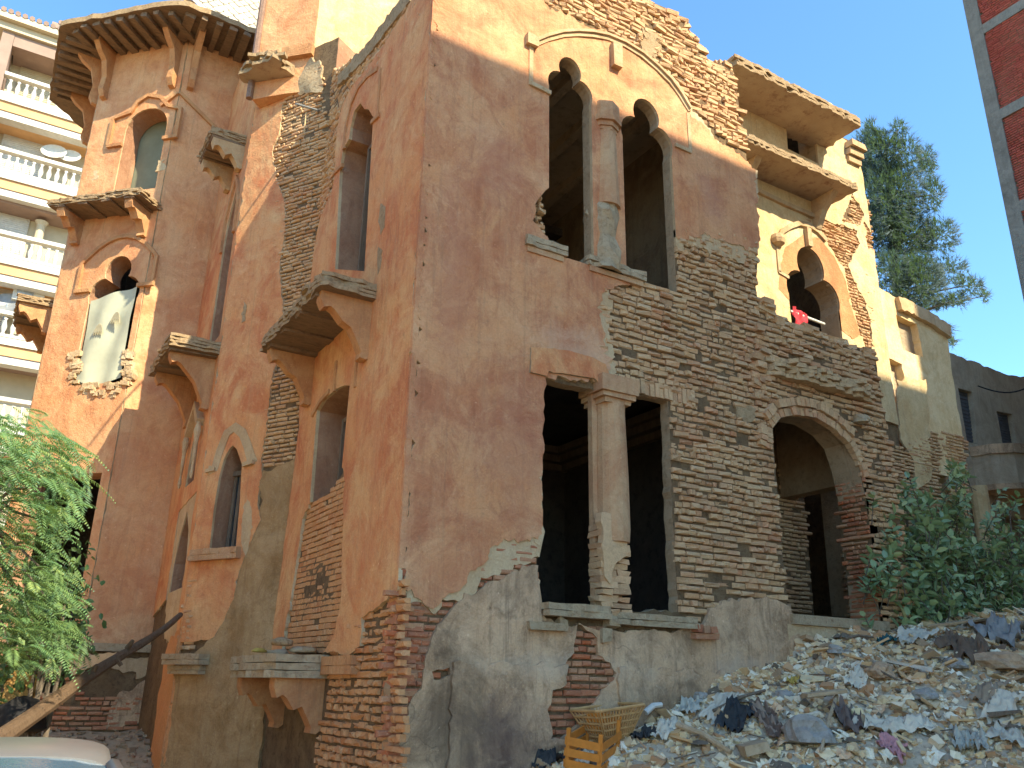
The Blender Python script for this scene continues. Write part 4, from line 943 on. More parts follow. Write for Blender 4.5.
mb = MB()
for d_, zz in ((0, 3.55), (.1, 3.68), (.2, 3.8)):
    box(mb, (2.9, 4.18 - d_ / 2, zz), (4.2, .1 + d_, .11)); box(mb, (4.72 - d_ / 2, 2.3, zz), (.1 + d_, 3.6, .11))
mb.build('interior_cornice', M['wood'], villa)
mb = MB()
for d_, zz in ((0, 7.5), (.12, 7.68), (.25, 7.88)): box(mb, (2.4, 4.1 - d_ / 2, zz), (4.2, .15 + d_, .14)); box(mb, (.55 + d_ / 2, 2.3, zz), (.15 + d_, 3.6, .14))
mb.build('interior_cornice', M['darkwood'], villa)
# rear walls of the house
mb = MB(); box(mb, (5, 13.3, 4.5), (9.6, .3, 13)); box(mb, (9.7, 9, 4.5), (.3, 8.6, 13)); box(mb, (1.6, 12.9, 4.5), (3, .3, 13)); mb.build('rear_wall', M['plaster_t'], villa)

# ---- cloth hung in the tower window ----
mb = MB(); nu, nv = 16, 26; V = []
for i in range(nu + 1):
    for j in range(nv + 1):
        s, t_ = i / nu, j / nv; uu = uw0 + .03 + (uw1 - uw0 - .06) * s; vv = 5.02 + 1.72 * t_
        dip = .1 * math.sin(s * math.pi) * (1 - t_) * 1.2; wv = .03 + .03 * math.sin(s * 9 + t_ * 3) + .02 * noise.noise(Vector((s * 4, t_ * 4, 1))) - .03 * (1 - t_)
        V.append(TF.p(uu + (.5 - s) * .06 * (1 - t_), vv - dip + .04 * (1 - s) * t_ - (.16 * s * t_), wv))
mb.add(V, [(i * (nv + 1) + j, (i + 1) * (nv + 1) + j, (i + 1) * (nv + 1) + j + 1, i * (nv + 1) + j + 1) for i in range(nu) for j in range(nv)], 0)
cl = mb.build('hanging_cloth', mat_plain('grey_green_cloth', (.46, .45, .32), .95, .1, 0, .12, 2), None, smooth=True, origin=(-2.5, 8.5, 5.0))
tag(cl, 'grey-green patterned cloth hung across the three-lobed window of the octagonal tower', 'cloth')
mb = MB(); m_ = (uw0 + uw1) / 2
for pu, pv in ((m_ + .14, 5.85), (m_ - .18, 6.05)):
    for k in range(5):
        a = math.radians(60 + k * 15); q = [(0, 0), (.018, .1), (.01, .22), (-.01, .22), (-.018, .1)]
        extrude(mb, [[(pu + (k - 2) * .05 + x * math.sin(a) + y * math.cos(a) * .6, pv + y * math.sin(a) - x * math.cos(a)) for x, y in q]], [], lambda x, y, h: TF.p(x, y, h), .06, .075, 0, 0)
pt = mb.build('printed_pattern', mat_plain('brown_print', (.36, .31, .2), .95, .1), cl)
# ------------------------------------------------------------------ apartment block with balustraded balconies (far left)
NY = 25.0
NB = Fr((0, NY, 0), (1, 0, 0), (0, -1, 0)); NW = NB.off(-1.3)
nb = thing('apartment_building', 'cream and apricot apartment block with white balustraded balconies rising behind the octagonal tower', 'apartment building', (-1, NY + 5, -1.75))
XL, XR = -6.75, 3.0
RT = [NB.t(*p)[1] for p in ((30, 80), (40, 158), (40, 240), (40, 318), (20, 400))]
RT += [RT[-1] - 3.14, RT[-1] - 6.28, RT[-1] - 9.42]
ROOF = NB.t(40, 30)[1]
mb = MB()
box(mb, ((XL + XR) / 2, NY + 6.3, (ROOF - 1.75) / 2), (XR - XL, 10, ROOF + 1.75)); nwall = mb.build('wall', M['cream'], nb)
mb = MB(); 
# the pier on the free corner and the roof slab
boxf(mb, NB, XL - .05, XL + .35, -1.75, ROOF - .3, -1.3, .02, 0); boxf(mb, NB, XL - .25, XR, ROOF - .55, ROOF - .25, -1.3, .15, 1); boxf(mb, NB, XL - .45, XR, ROOF - .24, ROOF, -1.5, .4, 1)
boxf(mb, NB, XL + .36, XR, ROOF - 1.1, ROOF - .56, -.6, .0, 0)
mb.build('cornice', [M['taupe'], M['cream']], nb)
mb = MB(); 
for k in range(40): tube(mb, [NB.p(XL - .4 + k * .24, ROOF + .06, .45), NB.p(XL - .4 + k * .24, ROOF + .45, -1.0)], .1, 6)
mb.build('roof_tiles', M['taupe'], nb)
mb = MB(); u, v = NB.t(62, 12); boxf(mb, NB, u, XR, ROOF, v, -4, -1.5, 0); boxf(mb, NB, u - .3, XR, v, v + .25, -4.4, -1.1, 1)
for k in range(20): tube(mb, [NB.p(u + k * .24, v + .3, -1.05), NB.p(u + k * .24, v + .6, -2.2)], .1, 6, 1)
boxf(mb, NB, u + .55, u + 1.4, ROOF + .3, v - .3, -1.52, -1.46, 2); mb.build('roof_penthouse', [M['orange'], M['taupe'], M['cream']], nb)
bal = MB(); lathe(bal, NB, 0, 0, [(.05, 0), (.07, .03), (.045, .08), (.085, .2), (.09, .3), (.05, .45), (.04, .55), (.07, .6)], 8)
bal_o = None
for i, rt in enumerate(RT[:7]):
    fl = rt - 1.0
    mb = MB(); boxf(mb, NB, XL + .36, XR, fl - .25, fl, -1.3, .1, 0); boxf(mb, NB, XL + .36, XR, fl - .62, fl - .26, -.5, .02, 1); boxf(mb, NB, XL + .36, XR, fl - .9, fl - .63, -.5, -.03, 0)
    boxf(mb, NB, XL + .36, XR, fl + .05, fl + .15, -.13, .05, 0); b_ = mb.build('balcony', [M['white'], M['orange']], nb)
    mb = MB(); boxf(mb, NB, XL + .36, XR, rt - .14, rt, -.16, .1, 0); mb.build('railing', M['white'], b_)
    for k in range(14):
        if bal_o is None:
            bal_o = bal.build('baluster', M['white'], b_, smooth=True, origin=NB.p(0, 0, 0)); o = bal_o
        else:
            o = bal_o.copy(); COL.objects.link(o); o.parent = b_
        o.location = NB.p(XL + .6 + k * .27, fl + .15, -.03) - Vector(b_['_o'])
    mb = MB(); boxf(mb, NB, XL + .7, XL + 2.2, fl + .05, fl + 2.35, -1.32, -1.24, 0)
    for k in range(28): boxf(mb, NB, XL + .7, XL + 2.2, fl + .08 + k * .08, fl + .13 + k * .08, -1.24, -1.22, 0)
    mb.build('roller_shutter', M['white'] if i != 0 else M['cream'], nb)
    mb = MB(); boxf(mb, NB, XL + .4, XL + 3.6, fl + 2.3, fl + 2.55, -1.3, -.35, 0); mb.build('awning_box', M['orange'] if i % 2 else M['taupe'], nb)
    if i in (2, 3): 
        mb = MB(); lathe(mb, NB, XL + 2.6, -.9, [(.17, fl), (.15, fl + 2.0), (.24, fl + 2.15)], 10); mb.build('pillar', M['cream'], nb)
u, v = NB.t(30, 288)
ac = thing('air_conditioner', 'white air conditioner unit on the third visible balcony of the apartment block', 'air conditioner', NB.p(u, v - .4, -.7))
mb = MB(); boxf(mb, NB, u - .5, u + .5, v - .35, v + .35, -.85, -.45, 0); mb.build('case', M['white'], ac)
mb = MB(); tube(mb, [NB.p(u - .12, v, -.45), NB.p(u - .12, v, -.43)], .27, 16); mb.build('fan_grille', M['steel'], ac)
for (px_, py_), lab in (((55, 145), 'white satellite dish pair behind the second balustrade of the apartment block'), ((8, 298), 'grey satellite dish at the frame edge beside the air conditioner')):
    u, v = NB.t(px_, py_); d_ = thing('satellite_dish', lab, 'satellite dish', NB.p(u, v - .6, -.5))
    mb = MB()
    for q in ((0, .9), (.55, .8)) if px_ == 55 else ((0, 1.0),):
        c0 = NB.p(u + q[0], v, -.5); n_ = Vector((-.2, -1, .5)).normalized(); a = n_.orthogonal().normalized(); b = n_.cross(a); V = [c0 - n_ * .1]
        for R_, h in ((.25, -.07), (.5 * q[1], .03)): V += [c0 + n_ * h + (a * math.cos(j * math.pi / 8) + b * math.sin(j * math.pi / 8)) * R_ for j in range(16)]
        mb.add(V, [(0, 1 + j, 1 + (j + 1) % 16) for j in range(16)] + [(1 + j, 17 + j, 17 + (j + 1) % 16, 1 + (j + 1) % 16) for j in range(16)], 0)
    mb.build('dish', M['white'] if px_ == 55 else M['steel'], d_, smooth=True)
    mb = MB(); tube(mb, [NB.p(u, v - .9, -.55), NB.p(u, v, -.55)], .03, 6); mb.build('mast', M['steel'], d_)

# ------------------------------------------------------------------ cream annex behind the villa
an = thing('annex_house', 'plain cream house with two small windows and an open ground floor beside the villa', 'house', (12, 4, -1.75))
a_ = ANNEX
ax1 = a_.t(946, 340)[0]; top = a_.T([(876, 286), (905, 303), (925, 316), (946, 331)])
ab = a_.t(965, 528)[0]
lowv = a_.t(905, 466)[1]; lx0 = a_.t(905, 465)[0]; lx1 = a_.t(949, 478)[0]
ah = [a_.T([(896, 315), (917, 324), (923, 357), (903, 350)]), a_.T([(889, 357), (902, 364), (908, 400), (895, 396)]), [(lx0, -1.75), (lx0, lowv + .02), (lx1, lowv - .02), (lx1, -1.75)]]
mb = MB(); sheet(mb, a_, [rag([(10.3, -1.75), (12.95, -1.75), (12.95, 3.0), (ax1, 5)] + top[::-1] + [(10.3, 7.9)], .02, .12, 5)], [rag(q, .015, .08, 7) for q in ah], -.35, 0, 0, 0, back=True, bump=.01)
boxf(mb, Fr((13.0, 0, 0), (0, 1, 0), (1, 0, 0)), 2.4, 9, -1.75, 7.0, -.3, 0, 0); mb.build('wall', M['plaster_a'], an)
mb = MB(); pp = a_.T([(896, 305), (912, 312), (930, 322), (947, 334)])
for (a, b), (c_, d) in zip(pp, pp[1:]): sheet(mb, a_, [rag([(a, b - .12), (c_, d - .12), (c_, d + .16), (a, b + .16)], .03, .08, 9)], [], -.4, .1, 0, 0, back=True, bump=.03)
mb.build('parapet_edge', M['under'], an)
mb = MB()
for q in ah[:2]:
    us = [p[0] for p in q]; vs_ = [p[1] for p in q]; boxf(mb, a_, min(us), max(us), min(vs_), max(vs_), -.2, -.16, 0)
mb.build('window_shutter', M['plaster_g'], an)
mb = MB(); boxf(mb, a_, lx0 - .2, lx1 + .1, lowv - .08, lowv + .1, -2.0, -.3, 0); box(mb, (12, 4.3, 1.5), (2.6, .2, 6.5)); box(mb, (11.6, 6, 7.2), (2.6, 6, .2)); mb.build('ceiling_slab', M['innerd'], an)
mb = MB(); boxf(mb, a_, lx0, lx1, lowv - .95, lowv - .8, -.6, -.45, 0); mb.build('lintel', M['orange'], an)
mb = MB(); 
for k in range(3): boxf(mb, a_, lx0 + .05 + k * .45, lx0 + .45 + k * .45, -1.7, lowv - .96, -.6, -.55, 0)
mb.build('shutter', M['plaster_g'], an)
mb = MB(); bricks(mb, a_, [a_.T([(944, 430), (966, 435), (970, 560), (950, 560)])], [], .01, .07, .22, 191); mb.build('brickwork', M['brick'], an)

# ------------------------------------------------------------------ grey-brown house with rounded balcony
g_ = Fr((0, 5.0, 0), (1, 0, 0), (0, -1, 0))
gh = thing('corner_house', 'dun grey house with a rounded balcony and dark shutters behind the shrubs', 'house', (19, 8, -1.75))
gt = g_.T([(945, 352), (958, 356), (975, 362), (1000, 372), (1024, 378), (1060, 390)])
gx0 = g_.t(948, 420)[0] - 1.0
ghs = [g_.T([(958, 388), (972, 392), (978, 444), (967, 442)]), g_.T([(997, 411), (1012, 414), (1017, 448), (1003, 446)]), g_.T([(1000, 515), (1040, 520), (1050, 600), (1008, 600)])]
mb = MB(); sheet(mb, g_, [rag([(gx0, -1.75), (gt[-1][0] + 3, -1.75), (gt[-1][0] + 3, gt[-1][1])] + gt[::-1], .05, .2, 6)], ghs, -.35, 0, 0, 0, bump=.02); 
mb.build('wall', M['plaster_g'], gh)
mb = MB()
for q in ghs[:2]:
    us = [p[0] for p in q]; vs_ = [p[1] for p in q]; boxf(mb, g_, min(us), max(us), min(vs_), max(vs_), -.2, -.14, 0)
    for k in range(14): boxf(mb, g_, min(us) + .06, max(us) - .06, min(vs_) + (max(vs_) - min(vs_)) * k / 14, min(vs_) + (max(vs_) - min(vs_)) * (k + .6) / 14, -.14, -.12, 0)
mb.build('shutter', mat_plain('dark_grey_shutter', (.1, .095, .095), .7, .3), gh)
b0 = g_.t(970, 449); b1 = g_.t(1024, 458)
path = [(b0[0] - .0, .0), (b0[0] + .1, .45), (b0[0] + .5, .85), (b0[0] + 1.2, 1.05), (b1[0] + 3, 1.1), (b1[0] + 3, 0)]
zt_, zb_ = b0[1] - .1, g_.t(975, 487)[1]
mb = MB(); extrude(mb, [path], [], lambda a, b, h: g_.p(a, h, b), zb_, zt_, 0, 0, back=True); extrude(mb, [[(a, b * 1.08 + .0) for a, b in path]], [], lambda a, b, h: g_.p(a - .04, h, b), zt_ - .12, zt_ + .14, 1, 1, back=True)
extrude(mb, [[(a, b * 1.05) for a, b in path]], [], lambda a, b, h: g_.p(a, h, b), zb_ - .12, zb_ + .03, 1, 1, back=True); mb.build('balcony', [M['plaster_g'], M['cement']], gh)
mb = MB(); tube(mb, [g_.p(g_.t(962, 500)[0] + .3, -1.7, .3), g_.p(g_.t(962, 500)[0] + .3, zb_ - .1, .3)], .22, 12); mb.build('pillar', M['plaster_y'], gh)
mb = MB(); box(mb, (gx0 + 8, 9.5, 2.5), (16, 8.2, 8.4)); mb.build('rear_wall', M['plaster_g'], gh)
cb_ = MB(); p0, p1 = ypt(978, 386, 4.8), ypt(1040, 381, 3.0); tube(cb_, [p0 + (p1 - p0) * t + Vector((0, 0, -.25 * math.sin(math.pi * t))) for t in [i / 12 for i in range(13)]], .02, 5)
tag(cb_.build('power_cable', M['black']), 'thin black cable slung along the front of the dun grey house', 'cable')

# ------------------------------------------------------------------ concrete frame building (upper right)
d = ray(990, 130); t_ = (18.5 - CX.x) / d.x; RX, RY = CX.x + t_ * d.x, CX.y + t_ * d.y
print('frame building corner', RX, RY)
rb = thing('unfinished_building', 'tall unfinished block of grey concrete frame with red brick infill at the upper right', 'building', (RX + 4, RY - 3, -1.75))
rf = Fr((RX, RY, 0), (0, -1, 0), (-1, 0, 0)); RH = 20.2; RL = 8.0
mb = MB(); box(mb, (RX + 4, RY - RL / 2, RH / 2 - .9), (7.9, RL - .12, RH + 1.6)); bricks(mb, rf, [[(.3, 3.0), (RL, 3.0), (RL, RH), (.3, RH)]], [], -.04, .075, .24, 201, .003, .004, 0, miss=0, back=-.07, m=1)
mb.build('infill_wall', [M['mortar'], mat_brick('dark_red_brick', [(.46, .09, .06), (.54, .12, .08), (.38, .07, .05), (.48, .1, .06)], (.44, .15, .1), (.3, .5), .5)], rb)
mb = MB(); bz = [rf.t(982, 30)[1], rf.t(1012, 108)[1]]; stp = bz[0] - bz[1]; print('beams', bz)
zs_ = [bz[1] - stp * k for k in range(0, 5)] + [bz[0] + stp * k for k in range(0, 4)]
for z in zs_:
    if -1.5 < z < RH: boxf(mb, rf, .34, RL, z - .16, z + .16, -.2, .012, 0, .004)
boxf(mb, rf, RL - .34, RL, -1.75, RH, -.3, .014, 0)
boxf(mb, rf, -.02, .36, -1.75, RH, -.35, .018, 0, .004)
for k in range(2): boxf(mb, rf, -.02 - .0, 0.0, -1.75, RH, -7.8, -7.4, 0)
mb.build('concrete_frame', mat_plaster('raw_concrete', (.25, .21, .16), (.31, .27, .21), (.18, .15, .115), (.12, .1, .08), 1.0, .2), rb)

# ------------------------------------------------------------------ block across the street (casts the shade over the lower facade)
ob = thing('opposite_block', 'cream apartment block across the street, facing the villa', 'apartment building', (6, -17, -1.75))
OY = -12.0; OH = 7.24 - SUN_M * OY
of = Fr((0, OY, 0), (-1, 0, 0), (0, 1, 0)); mb = MB(); box(mb, (10.2, OY - 1.3, (OH - 1.75) / 2), (14.3, 2.6, OH + 1.75)); mb.build('wall', M['cream'], ob)
for fl in range(5):
    for k in range(5):
        mb = MB(); u = -16.4 + k * 2.9; boxf(mb, of, u, u + 1.2, .2 + fl * 3.3, 1.8 + fl * 3.3, -.1, .03, 0); mb.build('window', M['glassdark'], ob)
mb = MB(); boxf(mb, of, -17.5, -3.2, OH - .3, OH - .001, 0, .12, 0); mb.build('cornice', M['cream'], ob)

tb2 = thing('tower_block', 'tall cream tower block across the street', 'apartment building', (22, -17, -1.75))
mb = MB(); box(mb, (19.0, OY - 1.5, 11.5), (3.2, 3, 26.5)); mb.build('wall', M['cream'], tb2)
mb = MB(); boxf(mb, of, -20.6, -17.4, 24.5, 24.9, 0, .15, 0); mb.build('cornice', M['white'], tb2)
for fl in range(7):
    for k in range(1): mb = MB(); u = -19.6 + k * 3.4; boxf(mb, of, u, u + 1.3, .2 + fl * 3.3, 1.8 + fl * 3.3, -.1, .03, 0); mb.build('window', M['glassdark'], tb2)
sb2 = thing('unseen_bounce_house', 'unseen long ochre house added along the side street to bounce warm light', 'house', (-13, 8, -1.75)); sfr = Fr((-9.5, -3, 0), (0, 1, 0), (1, 0, 0))  # out of view; added to bounce warm light and cut blue sky
mb = MB(); boxf(mb, sfr, 0, 24, -1.75, 9.0, -6, 0, 0); mb.build('wall', M['plaster_y'], sb2)
for fl in range(3):
    for k in range(6): mb = MB(); boxf(mb, sfr, 1.5 + k * 3.8, 2.6 + k * 3.8, -.4 + fl * 3.2, 1.2 + fl * 3.2, -.1, .03, 0); mb.build('window', M['glassdark'], sb2)
# ------------------------------------------------------------------ foliage
LM = {}
LM['feather'] = mat_leaf('feathery_leaf', [(.09, .18, .08), (.14, .26, .1), (.2, .33, .12), (.11, .22, .12), (.32, .4, .12)], .4)
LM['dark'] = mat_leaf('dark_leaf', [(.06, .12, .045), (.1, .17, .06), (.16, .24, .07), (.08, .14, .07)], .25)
LM['ficus'] = mat_leaf('broad_leaf', [(.17, .25, .13), (.23, .31, .15), (.33, .4, .18), (.2, .28, .15), (.42, .46, .18), (.4, .28, .13)], .2, .38)
LM['needle'] = mat_leaf('conifer_needle', [(.04, .06, .062), (.055, .08, .078), (.075, .1, .09), (.045, .07, .07)], .2, .7)
def rv(r): 
    while True:
        q = Vector((r.uniform(-1, 1), r.uniform(-1, 1), r.uniform(-1, 1)))
        if .05 < q.length < 1: return q
def frond(mb, p, d, L, rs, pairs=11, ll=.1, lw=.03):
    """feathery compound leaf: drooping stalk with paired leaflets, each itself cut into blades"""
    d = d.normalized(); side = d.cross(Vector((0, 0, 1))); 
    if side.length < .1: side = Vector((1, 0, 0))
    side.normalize(); pts = []
    for i in range(pairs + 1):
        t = i / pairs; pts.append(p + d * (L * t) + Vector((0, 0, -.45 * L * t * t)))
    r0 = rs.random()
    for i in range(1, pairs + 1):
        dd = (pts[i] - pts[i - 1]).normalized(); up = side.cross(dd).normalized(); l = ll * math.sin(math.pi * (.15 + .8 * i / pairs)) * rs.uniform(.85, 1.1)
        for s in (-1, 1):
            ax = (side * s + dd * .55 - up * .12 * rs.random()).normalized(); wv = dd * .8 - side * s * .2
            b = pts[i]; m = b + ax * l * .5 - up * .008; e = b + ax * l - up * .02
            mb.add([b, m + wv * lw * .5, e, m - wv * lw * .5], [(0, 1, 2, 3)], 0, min(1, max(0, r0 + rs.uniform(-.18, .18))))
        
def leaf(mb, p, d, n, L, w, r):
    d = d.normalized(); s = d.cross(n)
    if s.length < .05: s = d.orthogonal()
    s.normalize(); n = s.cross(d).normalized()
    q = [p, p + d * L * .3 + s * w * .5 + n * L * .06, p + d * L * .7 + s * w * .42 + n * L * .05, p + d * L - n * L * .06, p + d * L * .7 - s * w * .42 + n * L * .05, p + d * L * .3 - s * w * .5 + n * L * .06, p + d * L * .5 - n * L * .02]
    mb.add(q, [(0, 1, 6), (1, 2, 6), (2, 3, 6), (3, 4, 6), (4, 5, 6), (5, 0, 6)], 0, r)

# feathery tree at the left edge
rs = random.Random(21)
tb = dpt(-90, 760, 10.5); tb.z = -1.2
tr = thing('feathery_tree', 'tree with feathery light green leaves hanging in from the left edge before the octagonal tower', 'tree', tb)
mb = MB(); hub = dpt(-40, 520, 10.5); tube(mb, [tb, tb + Vector((.05, .1, 1.2)), hub + Vector((-.3, 0, -.5)), hub + Vector((-.2, .1, .6)), hub + Vector((-.3, 0, 1.6))], [.14, .11, .08, .05, .02], 8, jit=.08)
cl_ = [(10, 425, 45, 26), (45, 440, 40, 20), (58, 455, 34, 22), (30, 465, 50, 26), (5, 470, 40, 30), (70, 478, 24, 16), (60, 500, 30, 20), (20, 510, 40, 26), (-10, 540, 40, 40), (60, 520, 16, 16), (30, 545, 34, 24), (55, 570, 26, 18), (10, 590, 40, 28), (45, 612, 45, 22), (52, 590, 28, 14), (20, 640, 40, 28), (55, 640, 36, 24), (-20, 450, 40, 40), (-30, 600, 40, 50)]
for k, (x, y, a, b) in enumerate(cl_):
    e = dpt(x - a * .3, y + 4, 10.2 + rs.uniform(-.8, .8)); tube(mb, [hub + Vector((0, 0, rs.uniform(-.6, .8))), (hub + e) / 2 + Vector((0, 0, .12)), e], [.03, .018, .006], 5)
mb.build('trunk', M['bark'], tr)
mb = MB(); mbd = MB()
for x, y, a, b in cl_:
    for k in range(int(a * b / 20) + 8):
        while True:
            q = (rs.uniform(-1, 1), rs.uniform(-1, 1))
            if q[0] ** 2 + q[1] ** 2 < 1: break
        p = dpt(x + q[0] * a, y + q[1] * b, 10.2 + rs.uniform(-1.1, 1.1)); d_ = cr * rs.uniform(.1, 1) + cu * rs.uniform(-.35, .3) + cb * rs.uniform(-.7, .7)
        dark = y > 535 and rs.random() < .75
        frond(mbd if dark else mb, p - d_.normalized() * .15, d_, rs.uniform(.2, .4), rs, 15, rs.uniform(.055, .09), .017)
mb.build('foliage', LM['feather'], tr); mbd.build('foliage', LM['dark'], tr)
# dark climber below it
sb = dpt(30, 700, 10.5)
sh_ = thing('dark_bush', 'dark green broad leaved bush under the feathery tree against the foot of the tower', 'bush', sb)
mb = MB(); st = MB()
for x, y, a, b, n in ((20, 640, 35, 30, 160), (55, 620, 40, 40, 220), (35, 590, 40, 26, 160), (75, 600, 18, 40, 90), (10, 680, 26, 30, 130), (48, 665, 30, 16, 90), (70, 560, 20, 30, 80)):
    for k in range(n):
        p = dpt(x + rs.gauss(0, a * .45), y + rs.gauss(0, b * .5), 11.2 + rs.uniform(-.5, .7)); leaf(mb, p, rv(rs) + Vector((0, 0, -.4)), rv(rs) + Vector((0, -.3, .8)), rs.uniform(.07, .13), rs.uniform(.04, .07), rs.random())
    p = dpt(x, y, 11.3); tube(st, [sb + Vector((rs.uniform(-.2, .2), 0, -.6)), (sb + p) / 2 + Vector((.1, 0, 0)), p], [.03, .02, .008], 5)
mb.build('foliage', LM['dark'], sh_); st.build('stem', M['bark'], sh_)

# broad-leaved shrubs on the right
def shrub(name, lab, blobs, base, seed, yd):
    rs = random.Random(seed); o = thing(name, lab, 'shrub', base, 'shrubs growing by the porch'); mb = MB(); st = MB()
    for x, y, a, b, n in blobs:
        for k in range(n):
            tw_ = ypt(x + max(-1.15, min(1.15, rs.gauss(0, .55))) * a, y + max(-1.1, min(1.1, rs.gauss(0, .55))) * b, yd + rs.uniform(-.6, .7))
            ax = (rv(rs) * .8 + Vector((0, -.25, .75))).normalized(); tube(st, [tw_ - ax * .3, tw_ + ax * .12], [.008, .004], 4, cap=False)
            for j in range(7):
                an_ = j * 2.4; q = ax.orthogonal().normalized(); q2 = ax.cross(q); dd = (q * math.cos(an_) + q2 * math.sin(an_)) + ax * .45
                leaf(mb, tw_ + ax * (.1 - j * .035), dd, ax + rv(rs) * .4, rs.uniform(.13, .21), rs.uniform(.06, .095), min(1, max(0, rs.random() * .75 + (.25 if j < 2 else 0))))
        p = ypt(x, y, yd); b_ = Vector(base) + Vector((rs.uniform(-.35, .35), rs.uniform(-.2, .2), 0)); tube(st, [b_, (b_ + p) / 2 + Vector((rs.uniform(-.15, .15), 0, .1)), p], [.035, .024, .01], 6)
    mb.build('foliage', LM['ficus'], o); st.build('stem', M['bark'], o)
shrub('broad_leaved_shrub', 'dense dark shrub growing right beside the brick porch pier', [(900, 545, 32, 38, 80), (915, 585, 42, 38, 110), (895, 605, 24, 26, 60), (940, 610, 32, 22, 60), (925, 520, 22, 22, 30), (908, 500, 10, 14, 8)], ypt(905, 640, .4), 31, .4)
shrub('broad_leaved_shrub', 'tall shrub with an upright leafy shoot in front of the cream house', [(957, 500, 11, 30, 22), (950, 545, 26, 30, 60), (965, 580, 36, 34, 90), (975, 610, 30, 20, 50), (958, 478, 8, 8, 7)], ypt(955, 640, .9), 32, .9)
shrub('broad_leaved_shrub', 'shrub at the right edge of the picture under the rounded balcony', [(1010, 515, 12, 20, 12), (1000, 550, 28, 26, 50), (1015, 585, 30, 32, 80), (995, 600, 26, 20, 50), (1035, 560, 22, 40, 50)], ypt(1010, 640, 1.0), 33, 1.0)

# conifer beyond the roofs
rs = random.Random(5)
py_ = 13.0
pb = ypt(905, 330, py_); pbase = Vector((pb.x, py_, -1.75))
pn = thing('conifer_tree', 'tall blue-green conifer rising behind the set back upper wing of the villa', 'tree', pbase)
mb = MB(); tk = [pbase, ypt(900, 330, py_), ypt(893, 250, py_), ypt(888, 190, py_), ypt(885, 140, py_)]; tube(mb, tk, [.3, .22, .15, .09, .03], 10, jit=.06)
pc = [(868, 140, 14, 14), (885, 150, 20, 22), (905, 150, 18, 18), (926, 158, 12, 14), (875, 185, 24, 26), (905, 190, 24, 26), (932, 195, 14, 20), (925, 170, 12, 12), (880, 230, 24, 26), (910, 235, 26, 24), (940, 235, 22, 18), (890, 275, 22, 24), (920, 275, 26, 20), (950, 270, 20, 14), (968, 285, 16, 10), (905, 305, 18, 12), (935, 302, 16, 9), (955, 300, 14, 8), (862, 165, 10, 16), (900, 128, 9, 8), (872, 210, 14, 14), (945, 330, 8, 5), (890, 200, 30, 40), (905, 240, 34, 40), (875, 160, 18, 30), (918, 285, 30, 24), (952, 342, 5, 5), (985, 296, 5, 7), (870, 125, 6, 6), (955, 362, 8, 3)]
nd = MB()
for x, y, a, b in pc:
    dep = py_ + rs.uniform(-1.5, 1.5); e = ypt(x, y, dep)
    if y < 325:
        ty = min(330, max(150, y + 26)); k = (330 - ty) / 190 * 3; i0 = min(2, int(k)); s0 = tk[1 + i0] + (tk[2 + i0] - tk[1 + i0]) * (k - i0); md = (s0 + e) / 2 + Vector((0, 0, .15)); tube(mb, [s0, md, e], [.08, .05, .018], 5)
    for k in range(int(a * b / 1.45) + 16):
        while True:
            q = (rs.uniform(-1, 1), rs.uniform(-1, 1), rs.uniform(-1, 1))
            if q[0] ** 2 + q[1] ** 2 + q[2] ** 2 < 1: break
        p = ypt(x + q[0] * a, y + q[1] * b, dep + q[2] * 1.1); ax = ((p - e).normalized() + Vector((0, 0, .3)) + rv(rs) * .5).normalized()
        r0 = rs.random()
        for j in range(9):
            d_ = (ax + rv(rs) * .75).normalized(); L = rs.uniform(.22, .42); s = d_.orthogonal().normalized() * .018; b0_ = p + ax * rs.uniform(-.15, .1)
            nd.add([b0_ - s, b0_ + s, b0_ + d_ * L * .6 + s * .9, b0_ + d_ * L], [(0, 1, 2, 3)], 0, min(1, max(0, r0 * .7 + rs.random() * .3)))
mb.build('trunk', mat_rough('grey_bark', (.06, .055, .05), (.085, .075, .065), (.035, .032, .03), 6, .9, 20), pn); nd.build('foliage', LM['needle'], pn)
# ------------------------------------------------------------------ car roof at the lower left
cpos = zpt(0, 740, -.325); print('car', cpos)
car = thing('parked_car', 'pale silver car parked by the house with only its roof and rear window in view', 'car', (cpos.x, cpos.y, -1.7))
cd = Vector((.06, 1, 0)).normalized()          # nose of the car points up the side street
cdir = Fr((cpos.x, cpos.y, -1.67), (-cd.x, -cd.y, 0), (-cd.y, cd.x, 0))
M['carpaint'] = mat_plain('silver_car_paint', (.2, .185, .17), .28, .5, .35, .04, 1); M['carglass'] = mat_plain('tinted_car_glass', (.05, .09, .12), .06, .9, 0, .05)
def loft(mb, secs, m=0, close=True):
    n = len(secs[0]); V = [q for s in secs for q in s]; mb.add(V, [(i * n + j, i * n + j + 1, (i + 1) * n + j + 1, (i + 1) * n + j) for i in range(len(secs) - 1) for j in range(n - 1)], m)
    if close: mb.add(V, [tuple(range(n)), tuple((len(secs) - 1) * n + j for j in range(n))[::-1]], m)
def cp3(a, b, h): return cdir.p(a, h, b)
mb = MB(); secs = []
for a, wd, zt_, ct in ((-2.15, .6, .62, .5), (-2.05, .78, .75, .6), (-1.2, .86, .9, .75), (-.9, .87, .95, .8), (.0, .88, .97, .8), (1.2, .87, .98, .8), (1.9, .82, .95, .7), (2.1, .7, .8, .55)):
    secs.append([cp3(a, -wd, .28), cp3(a, -wd, ct), cp3(a, -wd * .93, zt_), cp3(a, 0, zt_ + .03), cp3(a, wd * .93, zt_), cp3(a, wd, ct), cp3(a, wd, .28)])
loft(mb, secs); body = mb.build('body', M['carpaint'], car, smooth=True)
mb = MB(); R_ = []
